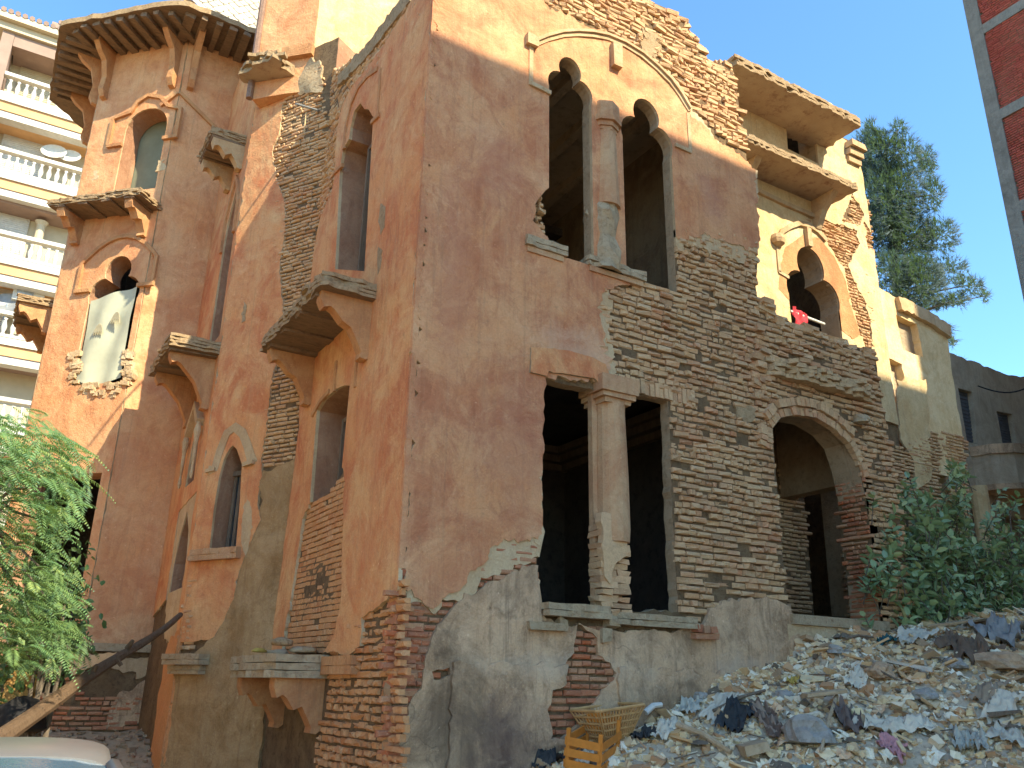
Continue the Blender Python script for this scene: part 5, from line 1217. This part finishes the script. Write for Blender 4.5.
for a, wd, z0 in ((-.82, .56, 1.24), (-.75, .57, 1.275), (-.6, .58, 1.31), (-.4, .59, 1.34), (-.1, .59, 1.355), (.2, .58, 1.34), (.36, .57, 1.315), (.42, .56, 1.29)):
    R_.append([cp3(a, wd * math.sin(s), z0 - .075 * abs(s / 1.57) ** 3.2 - .03 * (s / 1.57) ** 2) for s in [-1.57 + 3.14 * j / 16 for j in range(17)]])
loft(mb, R_, 0, True); mb.build('roof', M['carpaint'], car, smooth=True)
for nm, a0, a1, w0_, w1_, z0, z1 in (('rear_window', .42, 1.3, .535, .68, 1.285, .98), ('windscreen', -.82, -1.35, .53, .68, 1.235, .94)):
    mb = MB(); S_ = []
    for t in (0, .25, .5, .75, 1): S_.append([cp3(a0 + (a1 - a0) * t, (w0_ + (w1_ - w0_) * t) * s, z0 + (z1 - z0) * t + .03 * math.sin(math.pi * t) - .05 * abs(s) ** 3) for s in (-1, -.7, -.35, 0, .35, .7, 1)])
    loft(mb, S_, 0, False); mb.build(nm, M['carglass'], car, smooth=True)
for s in (-1, 1):
    mb = MB(); mb.add([cp3(-1.15, s * .8, .95), cp3(1.25, s * .8, .97), cp3(.4, s * .585, 1.24), cp3(-.78, s * .585, 1.2)], [(0, 1, 2, 3)], 0); mb.build('side_window', M['carglass'], car)
    for a in (-1.35, 1.35):
        mb = MB(); tube(mb, [cp3(a, s * .68, .3), cp3(a, s * .89, .3)], .3, 20); wh_ = mb.build('wheel', M['black'], car)
        mb = MB(); tube(mb, [cp3(a, s * .885, .3), cp3(a, s * .9, .3)], .18, 14); mb.build('rim', M['steel'], wh_)
    for a in (-.8, .42):
        mb = MB(); tube(mb, [cp3(a, s * .57, 1.235), cp3(a * 1.65 if a < 0 else 1.3, s * .74, .96)], .04, 6); mb.build('pillar', M['carpaint'], car, smooth=True)
    mb = MB(); box(mb, cp3(-2.05, s * .55, .62), (.1, .3, .14), None, 0, .01); mb.build('headlight', M['white'], car)

# ------------------------------------------------------------------ pole leaning on the house corner
e1 = CANT.p(CW - .02, CANT.t(181, 612)[1], .1); e0 = dpt(-14, 748, 9.2)
mb = MB(); P = []; n = 14
for i in range(n + 1):
    t = i / n; P.append(e0 + (e1 - e0) * t + Vector((0, 0, .05 * math.sin(t * 5) - .12 * math.sin(math.pi * t) * .5)) + cr * (.02 * math.sin(t * 9)))
tube(mb, P, [.085 - .048 * i / n for i in range(n + 1)], 9, jit=.07)
for t, s in ((.42, 1), (.55, -1), (.62, 1)):
    p = e0 + (e1 - e0) * t; tube(mb, [p, p + cu * .1 * s + cr * .07], [.035, .022], 6)
tag(mb.build('wooden_pole', mat_rough('pole_wood', (.17, .1, .055), (.22, .14, .08), (.09, .055, .035), 5, 1.0, 30, stretch=(4, 4, 1)), origin=(e0 + e1) / 2), 'long rough wooden pole leaning on the corner of the villa above the car roof', 'pole')
# black bags and an orange lamp body behind the car
def blob(name, c, s, mat, seed, flat=.4, fold=.25, sub=3, rot=0):
    bm = bmesh.new(); bmesh.ops.create_icosphere(bm, subdivisions=sub, radius=1); R = Matrix.Rotation(rot, 3, 'Z')
    for v in bm.verts:
        q = v.co.copy(); k = 1 + fold * noise.noise(q * 1.7 + Vector((seed, 0, 0))) + fold * .7 * abs(noise.noise(q * 4.1 + Vector((0, seed, 0)))) - fold * .3
        if q.z < -.2: q.z = -.2 + (q.z + .2) * .3
        v.co = R @ Vector((q.x * s[0] * k, q.y * s[1] * k, q.z * s[2] * k))
    me = bpy.data.meshes.new(name); bm.to_mesh(me); bm.free(); me.materials.append(mat); me.polygons.foreach_set('use_smooth', [fold < .5 and name != 'concrete_chunk'] * len(me.polygons)); o = bpy.data.objects.new(name, me); o.location = c; COL.objects.link(o); return o
p = dpt(16, 722, 10.5); tag(blob('rubbish_bag', p, (.3, .28, .24), M['black'], 3), 'black rubbish bag lying behind the car at the foot of the leaning pole', 'bag')
p = dpt(22, 690, 11.0); mb = MB()
fr_ = Fr(p, (1, -.3, 0), (-.3, -1, 0)); mb2 = [(-.14, -.16), (.13, -.18), (.16, .0), (.1, .17), (-.1, .19), (-.17, .05)]
extrude(mb, [rag(mb2, .02, .05, 3)], [[(.05 * math.cos(k), .02 + .05 * math.sin(k)) for k in [i * .6283 for i in range(10)]]], lambda a, b, h: fr_.p(a, b, h), -.06, .06, 0, 0, back=True)
tag(mb.build('rusty_plate', mat_rough('ochre_rust', (.4, .22, .07), (.5, .3, .1), (.24, .12, .05), 6), origin=p), 'ochre rusty plate with a round hole standing beside the black rubbish bag', 'plate')

# ------------------------------------------------------------------ rubbish on the heap
def hit(px, py, lift=0.0):
    r = ray(px, py).normalized(); t = 2.0
    while t < 30:
        p = CX + r * t
        if p.z < heap(p.x, p.y): return Vector((p.x, p.y, heap(p.x, p.y) + lift))
        t += .03
    return CX + r * 12
def hn(p):
    e = .12; return Vector((heap(p.x - e, p.y) - heap(p.x + e, p.y), heap(p.x, p.y - e) - heap(p.x, p.y + e), 2 * e)).normalized()
rs = random.Random(77)
mb = MB(); cnt = 0
while cnt < 30000:
    x = rs.uniform(.6, 13.5); y = -(rs.random() ** 1.2) * 6.2 + (.9 if x > 7.9 else -.02)
    z = heap(x, y)
    if z < -1.72: continue
    near = math.hypot(x - CX.x, y - CX.y); 
    cnt += 1; p = Vector((x, y, z)); n = (hn(p) + rv(rs) * .55).normalized(); a = n.orthogonal().normalized(); a = (Matrix.Rotation(rs.uniform(0, 6.28), 3, n) @ a); b = n.cross(a)
    k = rs.random(); s = rs.uniform(.012, .045) * (1 + .9 * (rs.random() < .1))
    patch = noise.noise(Vector((x * .8, y * .8, 20)))
    r = rs.random() if patch < .1 else rs.random() * .62
    if rs.random() < .3: r = rs.choice([.14, .53, .69, .87, .02, .86])
    if k < .33:       # flakes and scraps
        A_, B_ = s * rs.uniform(.6, 1.6), s * rs.uniform(.5, 1.1); q = [p + a * A_ * rs.uniform(.7, 1) + n * .01, p + b * B_ * rs.uniform(.6, 1) + n * s * rs.uniform(0, .7), p - a * A_ * rs.uniform(.7, 1) + n * s * rs.uniform(0, .5), p - b * B_ * rs.uniform(.6, 1) + n * .008]
        mb.add(q + [p + n * s * .25], [(0, 1, 4), (1, 2, 4), (2, 3, 4), (3, 0, 4)], 0, r)
    elif k < .9:     # lumps
        q = []
        for i in range(8):
            q.append(p + a * s * (.5 + .4 * rs.random()) * (1 if i & 1 else -1) + b * s * (.4 + .4 * rs.random()) * (1 if i & 2 else -1) + n * s * (.1 + (.7 * rs.random() + .2 if i & 4 else -.3)))
        mb.add(q, [(0, 2, 3, 1), (4, 5, 7, 6), (0, 1, 5, 4), (2, 6, 7, 3), (0, 4, 6, 2), (1, 3, 7, 5)], 0, r * .8)
    else:            # splinters
        L = s * rs.uniform(2, 5); box(mb, p + n * .015, (L, s * .25, s * .2), Matrix((a, b, n)).transposed(), 0, s * .05, .5 + .12 * rs.random())
for k_ in range(900):
    x = rs.uniform(1.2, 12); y = -rs.random() * 5 + (.6 if x > 8 else -.05); z = heap(x, y); c_ = Vector((x, y, z + .02)); s = rs.uniform(.03, .1); n = (hn(c_) + rv(rs) * .4).normalized(); a = n.orthogonal().normalized(); a = Matrix.Rotation(rs.uniform(0, 6.28), 3, n) @ a; b = n.cross(a); sd_ = rs.uniform(0, 99); r = rs.choice([.02, .14, .3, .53, .69, .85, .85, .53, .6, .75, .97])
    V = [c_ + a * (i / 2 - 1) * s * rs.uniform(.8, 1.1) + b * (j / 2 - 1) * s * .7 * rs.uniform(.8, 1.15) + n * (s * .55 * abs(noise.noise(Vector((i * .7 + sd_, j * .9, sd_)))) * 2 - .01) for i in range(5) for j in range(5)]
    mb.add(V, [(i * 5 + j, (i + 1) * 5 + j, (i + 1) * 5 + j + 1, i * 5 + j + 1) for i in range(4) for j in range(4)], 0, r)
for k_ in range(330):     # whole and half bricks, offcuts of board, shards of render
    x = rs.uniform(1.0, 12); y = -rs.random() * 5.6 + (.6 if x > 8 else -.08); z = heap(x, y); u_ = rs.random(); R = Matrix.Rotation(rs.uniform(0, 6.28), 3, 'Z') @ Matrix.Rotation(rs.uniform(-.6, .6), 3, 'X') @ Matrix.Rotation(rs.uniform(-.5, .5), 3, 'Y')
    if u_ < .4: box(mb, (x, y, z + .03), (rs.uniform(.1, .22), .1, .06), R, 0, .014, rs.choice([.36, .6, .23, .42]))
    elif u_ < .7: box(mb, (x, y, z + .04), (rs.uniform(.25, .7), rs.uniform(.03, .09), .02), R, 0, .008, rs.choice([.2, .42, .8, .47]))
    else: box(mb, (x, y, z + .03), (rs.uniform(.1, .3), rs.uniform(.08, .22), rs.uniform(.02, .06)), R, 0, .03, rs.choice([.02, .14, .3, .7, .25]))
for k_ in range(90):     # dark rags and bags between
    x = rs.uniform(1.2, 12); y = -rs.random() * 5.2 + (.6 if x > 8 else -.05); z = heap(x, y); s = rs.uniform(.05, .16); c_ = Vector((x, y, z)); sd_ = rs.uniform(0, 99); r = rs.choice([.63, .63, .75, .9, .28, .63])
    V = [c_ + Vector(((i / 4 - .5) * s * 2 + rs.uniform(-.1, .1) * s, (j / 4 - .5) * s * 1.4 + rs.uniform(-.1, .1) * s, s * (.15 + .5 * abs(noise.noise(Vector((i * .9 + sd_, j * .8, sd_))))) * (0 if (i in (0, 4) or j in (0, 4)) else 1))) for i in range(5) for j in range(5)]
    mb.add(V, [(i * 5 + j, (i + 1) * 5 + j, (i + 1) * 5 + j + 1, i * 5 + j + 1) for i in range(4) for j in range(4)], 0, r)
lit = mb.build('rubble_litter', mat_frag('rubble_bits', [(.72, .5, .27), (.6, .38, .19), (.82, .64, .4), (.64, .4, .19), (.4, .24, .12), (.72, .51, .27), (.5, .25, .11), (.6, .35, .15), (.74, .53, .26), (.86, .71, .49), (.55, .29, .13), (.14, .1, .065), (.78, .6, .38), (.34, .25, .17), (.64, .38, .17), (.86, .74, .54), (.2, .22, .18), (.72, .44, .24)]))
struct(lit, 'stuff')

def cloth(name, lab, cat, px, py, L, Wd, rot, mat, seed, amp=.1, group=None, lift=.05, pts=18):
    c0 = hit(px, py); mb = MB(); V = []; R = Matrix.Rotation(rot, 2)
    for i in range(pts + 1):
        for j in range(pts + 1):
            s, t = i / pts - .5, j / pts - .5; e = 1 + .25 * noise.noise(Vector((s * 3, t * 3, seed)))
            e *= .68; q = R @ Vector((s * L * e * (1 + .35 * noise.noise(Vector((t * 5, seed, 2)))), t * Wd * e * (1 + .4 * noise.noise(Vector((s * 5, seed, 5)))))); x, y = c0.x + q.x, c0.y + q.y; fo = noise.noise(Vector((s * 3 + seed, t * 8 + s * 3, seed))) + .5 * noise.noise(Vector((s * 9, t * 13, seed + 7)))
            z = heap(x, y) + lift + amp * (abs(fo) * 1.5 + .6 * noise.noise(Vector((s * 6, t * 6, seed + 3)))) * (1 - .4 * abs(s)); V.append((x, y, z))
    n = pts + 1; mb.add(V, [(i * n + j, (i + 1) * n + j, (i + 1) * n + j + 1, i * n + j + 1) for i in range(pts) for j in range(pts)], 0)
    return tag(mb.build(name, mat, None, smooth=True, origin=c0), lab, cat, group)
def fabric(name, c, stripe=None, rough=.9):
    n = NT(name); q = n.mix(n.ramp(n.noise(5, 6, .7), [(.35, 0), (.65, 1)]), tuple(x * .7 for x in c), c)
    if stripe:
        wv = n.n('ShaderNodeTexWave'); wv.inputs['Scale'].default_value = 4; wv.inputs['Distortion'].default_value = 1.5; n.l(n.co, wv.inputs[0]); q = n.mix(n.ramp(wv.outputs[0], [(.45, 0), (.55, 1)]), q, stripe)
    n.bump(n.noise(30, 5), .4, .02); return n.fin(q, rough, .2)
G1 = 'scraps of cloth and plastic on the rubble heap'
FB = {k: fabric(k + '_fabric', v) for k, v in dict(white=(.74, .6, .42), charcoal=(.05, .048, .045), beige=(.45, .35, .24), pink=(.62, .27, .25), pale=(.64, .53, .38), navy=(.06, .052, .045), purple=(.19, .13, .1), cream=(.55, .48, .36), tan=(.38, .26, .16), brown=(.2, .12, .07), teal=(.03, .1, .1), yellow=(.55, .36, .08)).items()}
FB['stripe'] = fabric('striped_fabric', (.36, .24, .16), (.15, .09, .06))
cloth('plastic_sheet', 'charcoal plastic sheet crumpled on the rubble left of the striped brown cloth', 'plastic sheet', 737, 724, .55, .42, .3, FB['charcoal'], 1, .1, G1)
cloth('cloth_scrap', 'brown striped cloth draped down the rubble beside the charcoal sheet', 'cloth', 770, 728, .28, .75, -.35, FB['stripe'], 2, .09, G1)
cloth('cloth_scrap', 'pale blue and white cloth lying along the foot of the grey cement wall', 'cloth', 722, 709, .8, .25, .15, FB['pale'], 3, .05, G1)
cloth('cloth_scrap', 'long white cloth twisted across the front of the rubble heap', 'cloth', 897, 733, .4, 1.0, .9, FB['white'], 4, .1, G1)
cloth('cloth_scrap', 'pink cloth next to the long white cloth at the bottom edge', 'cloth', 893, 757, .35, .3, .4, FB['pink'], 5, .06, G1)
cloth('cloth_scrap', 'dark brown cloth heaped just left of the long white cloth', 'cloth', 850, 728, .35, .6, -.5, FB['purple'], 6, .12, G1)
cloth('plastic_sheet', 'white plastic sheet at the right edge of the rubble heap', 'plastic sheet', 1002, 712, .7, .4, .2, FB['white'], 7, .06, G1)
cloth('cloth_scrap', 'beige rag crumpled at the bottom right of the heap', 'cloth', 972, 752, .5, .4, .6, FB['cream'], 8, .11, G1)
cloth('plastic_sheet', 'pale plastic sheet in the bottom right corner of the picture', 'plastic sheet', 1008, 742, .45, .5, .1, FB['pale'], 9, .07, G1)
cloth('cloth_scrap', 'cream cloth spread over the heap left of the concrete chunk', 'cloth', 690, 712, .45, .3, .5, FB['cream'], 10, .06, G1)
cloth('plastic_sheet', 'small blackish plastic sheet lying right behind the orange crate', 'plastic sheet', 645, 742, .35, .25, .3, FB['navy'], 11, .07, G1)
cloth('plastic_sheet', 'blackish plastic sheet at the left toe of the heap beside the orange crate', 'plastic sheet', 548, 764, .4, .28, .2, FB['navy'], 12, .07, G1)
cloth('cloth_scrap', 'white scrap of cloth in the middle of the slope', 'cloth', 860, 683, .5, .25, .1, FB['white'], 13, .05, G1)
cloth('cloth_scrap', 'tan rag lying over the upper right part of the heap', 'cloth', 990, 690, .8, .3, .1, FB['tan'], 14, .06, G1)
cloth('cloth_scrap', 'small yellow scrap near the foot of the porch plinth', 'cloth', 793, 686, .16, .14, .1, FB['yellow'], 15, .04, G1)
cloth('cloth_scrap', 'small teal scrap on top of the heap below the porch sill', 'cloth', 887, 644, .3, .12, -.4, FB['teal'], 16, .06, G1)
cloth('cloth_scrap', 'brown fibrous mat on the crest of the heap by the shrubs', 'cloth', 966, 650, 1.1, .7, .2, FB['brown'], 17, .16, G1)
cloth('plastic_sheet', 'white and grey plastic sheet crumpled behind the tan wire basket', 'plastic sheet', 668, 735, .5, .25, .2, FB['white'], 18, .07, G1)
cloth('plastic_sheet', 'pale sheet on the heap directly right of the porch sill', 'plastic sheet', 915, 640, .9, .4, .1, FB['pale'], 19, .08, G1)
cloth('cloth_scrap', 'grey fabric bundle at the top right of the rubble heap', 'cloth', 1005, 640, 1.2, .7, .1, fabric('grey_tan_fabric', (.36, .31, .26)), 20, .22, G1)
rk = mat_rough('dusty_concrete', (.33, .28, .22), (.42, .37, .31), (.2, .17, .135), 3, .9, 14)
G2 = 'broken chunks of masonry on the heap'
for px_, py_, s, lab in ((808, 742, (.27, .24, .2), 'largest rounded dusty chunk of concrete at the front of the heap'), (880, 678, (.2, .16, .13), 'dark grey stone halfway up the slope below the porch sill'), (1002, 668, (.42, .25, .16), 'grey slab with a dark hollow under it near the right edge'), (835, 655, (.12, .1, .08), 'small chunk at the foot of the porch plinth'), (925, 700, (.14, .12, .09), 'brownish chunk right of the white cloth in mid slope'), (700, 700, (.1, .08, .07), 'small pale chunk against the grey cement wall'), (955, 668, (.16, .14, .1), 'reddish chunk below the brown fibrous mat'), (785, 700, (.12, .11, .09), 'pale chunk above the brown striped cloth')):
    p = hit(px_, py_); tag(blob('concrete_chunk', p + Vector((0, 0, s[2] * .2)), s, M['cement'] if 'dark' in lab else rk, px_, 0, .3, 3, rs.uniform(0, 3)), lab, 'chunk', G2)
def stick(name, lab, cat, p0, p1, r, mat, sq=False, l0=.1, l1=.1):
    a, b = hit(*p0, l0), hit(*p1, l1); mb = MB()
    if sq:
        d = b - a; L = d.length; d.normalize(); n = Vector((0, 0, 1)); s = n.cross(d).normalized(); n = d.cross(s); box(mb, (a + b) / 2, (L, r * 2, r * .5), Matrix((d, s, n)).transposed(), 0, .012)
    else: tube(mb, [a, a + (b - a) * .5 + Vector((0, 0, .03)), b], [r, r * .9, r * .75], 8, jit=.06)
    return tag(mb.build(name, mat, None, origin=(a + b) / 2), lab, cat, 'sticks and boards on the rubble heap')
wl_ = mat_rough('pale_wood', (.42, .28, .15), (.5, .36, .22), (.3, .19, .1), 5, .5, 30)
stick('wooden_stick', 'peeled tan stick running down the rubble right of the crates', 'stick', (678, 736), (732, 766), .035, wl_)
stick('wooden_stick', 'thin brown stick across the charcoal sheet', 'stick', (714, 722), (766, 700), .018, M['wood'])
stick('plastic_pipe', 'short white pipe lying against the wall behind the tan wire basket', 'pipe', (646, 728), (662, 719), .035, M['white'], l0=.14, l1=.14)
stick('wooden_board', 'tan board with a yellowish edge left of the dark brown cloth', 'board', (806, 712), (846, 706), .09, wl_, True, .14, .14)
stick('wooden_stick', 'bent branch standing down from the tan board', 'stick', (838, 708), (822, 764), .02, wl_)
stick('wooden_board', 'cream board in the middle of the slope beside the dark grey stone', 'board', (888, 672), (934, 680), .06, mat_rough('cream_board', (.5, .43, .32), (.58, .5, .4), (.38, .3, .22), 4), True, .1, .1)
stick('wooden_board', 'long yellow-brown plank on the crest in front of the shrubs', 'board', (935, 636), (986, 629), .08, wl_, True, .12, .12)
stick('wooden_stick', 'thin stick lying just left of the cream board', 'stick', (862, 676), (898, 690), .014, M['wood'])
stick('wooden_board', 'square of cardboard at the bottom edge right of the peeled stick', 'board', (741, 758), (765, 752), .16, wl_, True, .06, .06)
stick('wooden_board', 'brown plank at the right edge below the white plastic sheet', 'board', (990, 726), (1024, 722), .07, M['wood'], True, .1, .1)
stick('wooden_stick', 'long grey stick across the upper slope under the teal scrap', 'stick', (846, 648), (874, 646), .02, M['wood'])
mbx = MB()
for i in range(26):
    px_ = rs.uniform(640, 1020); py_ = rs.uniform(lerp_pts(px_, [(640, 735), (800, 670), (900, 650), (1024, 640)]), 765); an_ = rs.uniform(-.8, .8); L = rs.uniform(10, 28)
    a, b = hit(px_, py_, .05), hit(px_ + L * math.cos(an_), py_ + L * math.sin(an_) * .4, .06); 
    tube(mbx, [a, b], [.008, .006], 5)
struct(mbx.build('rubble_twigs', M['wood']), 'stuff')

# crates
p = hit(600, 768, .0)
oc = thing('slatted_crate', 'orange slatted crate tilted at the left toe of the rubble heap', 'crate', p)
om = mat_plain('orange_crate_paint', (.58, .2, .03), .7, .25, 0, .18, 7)
Rz = Matrix.Rotation(math.radians(34), 3, 'Z') @ Matrix.Rotation(math.radians(-9), 3, 'Y') @ Matrix.Rotation(math.radians(8), 3, 'X')
cl0, cw0, ch0 = .58, .36, .34; cc = p + Vector((0, .1, .17))
def cbox(name, q, s, mat, par): 
    mb = MB(); box(mb, cc + Rz @ Vector(q), s, Rz, 0, .004); return mb.build(name, mat, par)
for k in range(3):
    for s in (-1, 1): cbox('slat', (0, s * cw0 / 2, -ch0 / 2 + .05 + k * .1), (cl0, .012, .07), om, oc)
    for s in (-1, 1): cbox('slat', (s * cl0 / 2, 0, -ch0 / 2 + .05 + k * .1), (.012, cw0 - .03, .07), om, oc)
for sx in (-1, 1):
    for sy in (-1, 1): cbox('post', (sx * (cl0 / 2 - .02), sy * (cw0 / 2 - .022), .01 + (.03 if sx > 0 else 0)), (.035, .035, ch0 + .02), om, oc)
cbox('end_board', (cl0 / 2 + .008, 0, ch0 / 2 + .03), (.016, cw0 * .95, .1), om, oc)
for k in range(4): cbox('base_board', (-.19 + k * .126, 0, -ch0 / 2 + .01), (.1, cw0 - .03, .01), om, oc)
p = hit(626, 748, .0)
wb = thing('wire_basket', 'tan wire basket standing behind the orange slatted crate against the wall', 'basket', p)
wm_ = mat_plain('tan_wire_plastic', (.5, .27, .1), .6, .3, 0, .2)
Rz = Matrix.Rotation(math.radians(6), 3, 'Z') @ Matrix.Rotation(math.radians(-6), 3, 'Y'); cc = p + Vector((-.05, .2, .2)); bl_, bw_, bh_ = .48, .32, .32
def wp(x, y, z): k = 1 + .12 * (z / bh_); return cc + Rz @ Vector((x * bl_ / 2 * k, y * bw_ / 2 * k, z * bh_ / 2))
ring = lambda z: [wp(x, y, z) for x, y in ((-1, -.8), (-.9, -1), (.9, -1), (1, -.8), (1, .8), (.9, 1), (-.9, 1), (-1, .8), (-1, -.8))]
mb = MB(); tube(mb, ring(1), .016, 7); mb.build('rim', wm_, wb)
mb = MB(); 
for z in (-1, -.6, -.2, .2, .6): tube(mb, ring(z), .011, 5)
for i in range(15):
    t = -1 + 2 * i / 14
    for s in (-1, 1): tube(mb, [wp(t * .95, s, -1), wp(t * .95, s, 1)], .009, 4)
    tube(mb, [wp(t * .95, -1, -1), wp(t * .95, 1, -1)], .006, 4)
for i in range(8):
    t = -1 + 2 * i / 7
    for s in (-1, 1): tube(mb, [wp(s, t * .9, -1), wp(s, t * .9, 1)], .006, 4)
mb.build('wire_mesh', wm_, wb)

# red cloth and rod in the upper arched window; stones on the low shelf
u, v = WING.t(797, 322); c0 = WING.p(u, v, .06); mb = MB(); V = []
for i in range(13):
    for j in range(13):
        s, t = i / 12 - .5, j / 12 - .5; V.append(WING.p(u + s * .36 + .05 * noise.noise(Vector((s * 3, t * 4, 1))), v + t * .42 - .08 * s, .08 + .08 * noise.noise(Vector((s * 6, t * 3, 4)))))
mb.add(V, [(i * 13 + j, (i + 1) * 13 + j, (i + 1) * 13 + j + 1, i * 13 + j + 1) for i in range(12) for j in range(12)], 0)
tag(mb.build('red_cloth', fabric('red_fabric', (.62, .05, .06)), None, smooth=True, origin=c0), 'bright red cloth hung at the arched window of the set back wing', 'cloth')
mb = MB(); tube(mb, [WING.p(*WING.t(788, 312), .05), WING.p(*WING.t(822, 325), .05)], .025, 8); tag(mb.build('white_rod', M['white'], None, origin=c0), 'white rod across the arched window beside the red cloth', 'rod')
G3 = 'stones lying on the low side slab'
r3 = random.Random(4)
for k, (px_, py_, s, lab) in enumerate(((278, 652, .12, 'leftmost grey stone on the low broken slab of the side wall'), (292, 644, .13, 'bluish stone on top of the pile on the low slab'), (305, 650, .12, 'flat stone in the middle of the low slab'), (318, 648, .11, 'stone near the right end of the low slab'), (330, 646, .1, 'small stone next to the wall at the right end of the low slab'))):
    q = zpt(px_, py_, .36); q = Vector((max(-.5, min(-.12, q.x)), min(3.3, max(1.9, q.y)), .34 + (.07 if 'top' in lab else 0)))
    tag(blob('loose_stone', q, (s * 1.3, s, s * .5), M['slabtop'] if k % 2 else M['stone'], k * 3.3, 0, .3, 2, k), lab, 'stone', G3)
q = Vector((-.42, 3.05, .36)); tag(blob('yellow_scrap', q, (.13, .06, .04), FB['yellow'], 2, 0, .3, 2, .6), 'small yellow scrap on the low broken slab', 'scrap')

# brick debris at the foot of the side wall
rs = random.Random(99); mb = MB()
for k in range(1500):
    x = rs.uniform(-5.5, -.3); y = rs.uniform(3.6, 8.3); 
    if x > -.9 + (5.4 - y) * .58 and y < 5.4 or (y > 7.7 and x > -1.7): continue
    z = ground_z(x, y); s = rs.uniform(.02, .07) * (1.6 if rs.random() < .08 else 1); R = Matrix.Rotation(rs.uniform(0, 6.28), 3, 'Z') @ Matrix.Rotation(rs.uniform(-.5, .5), 3, 'X')
    box(mb, (x, y, z + s * .2), (s * rs.uniform(1, 2), s, s * rs.uniform(.4, .8)), R, 0, s * .18, rs.random())
struct(mb.build('brick_debris', mat_brick('debris_brick', [(.3, .14, .08), (.38, .25, .15), (.22, .13, .08), (.44, .33, .22), (.3, .2, .12)], (.36, .25, .15))), 'stuff')
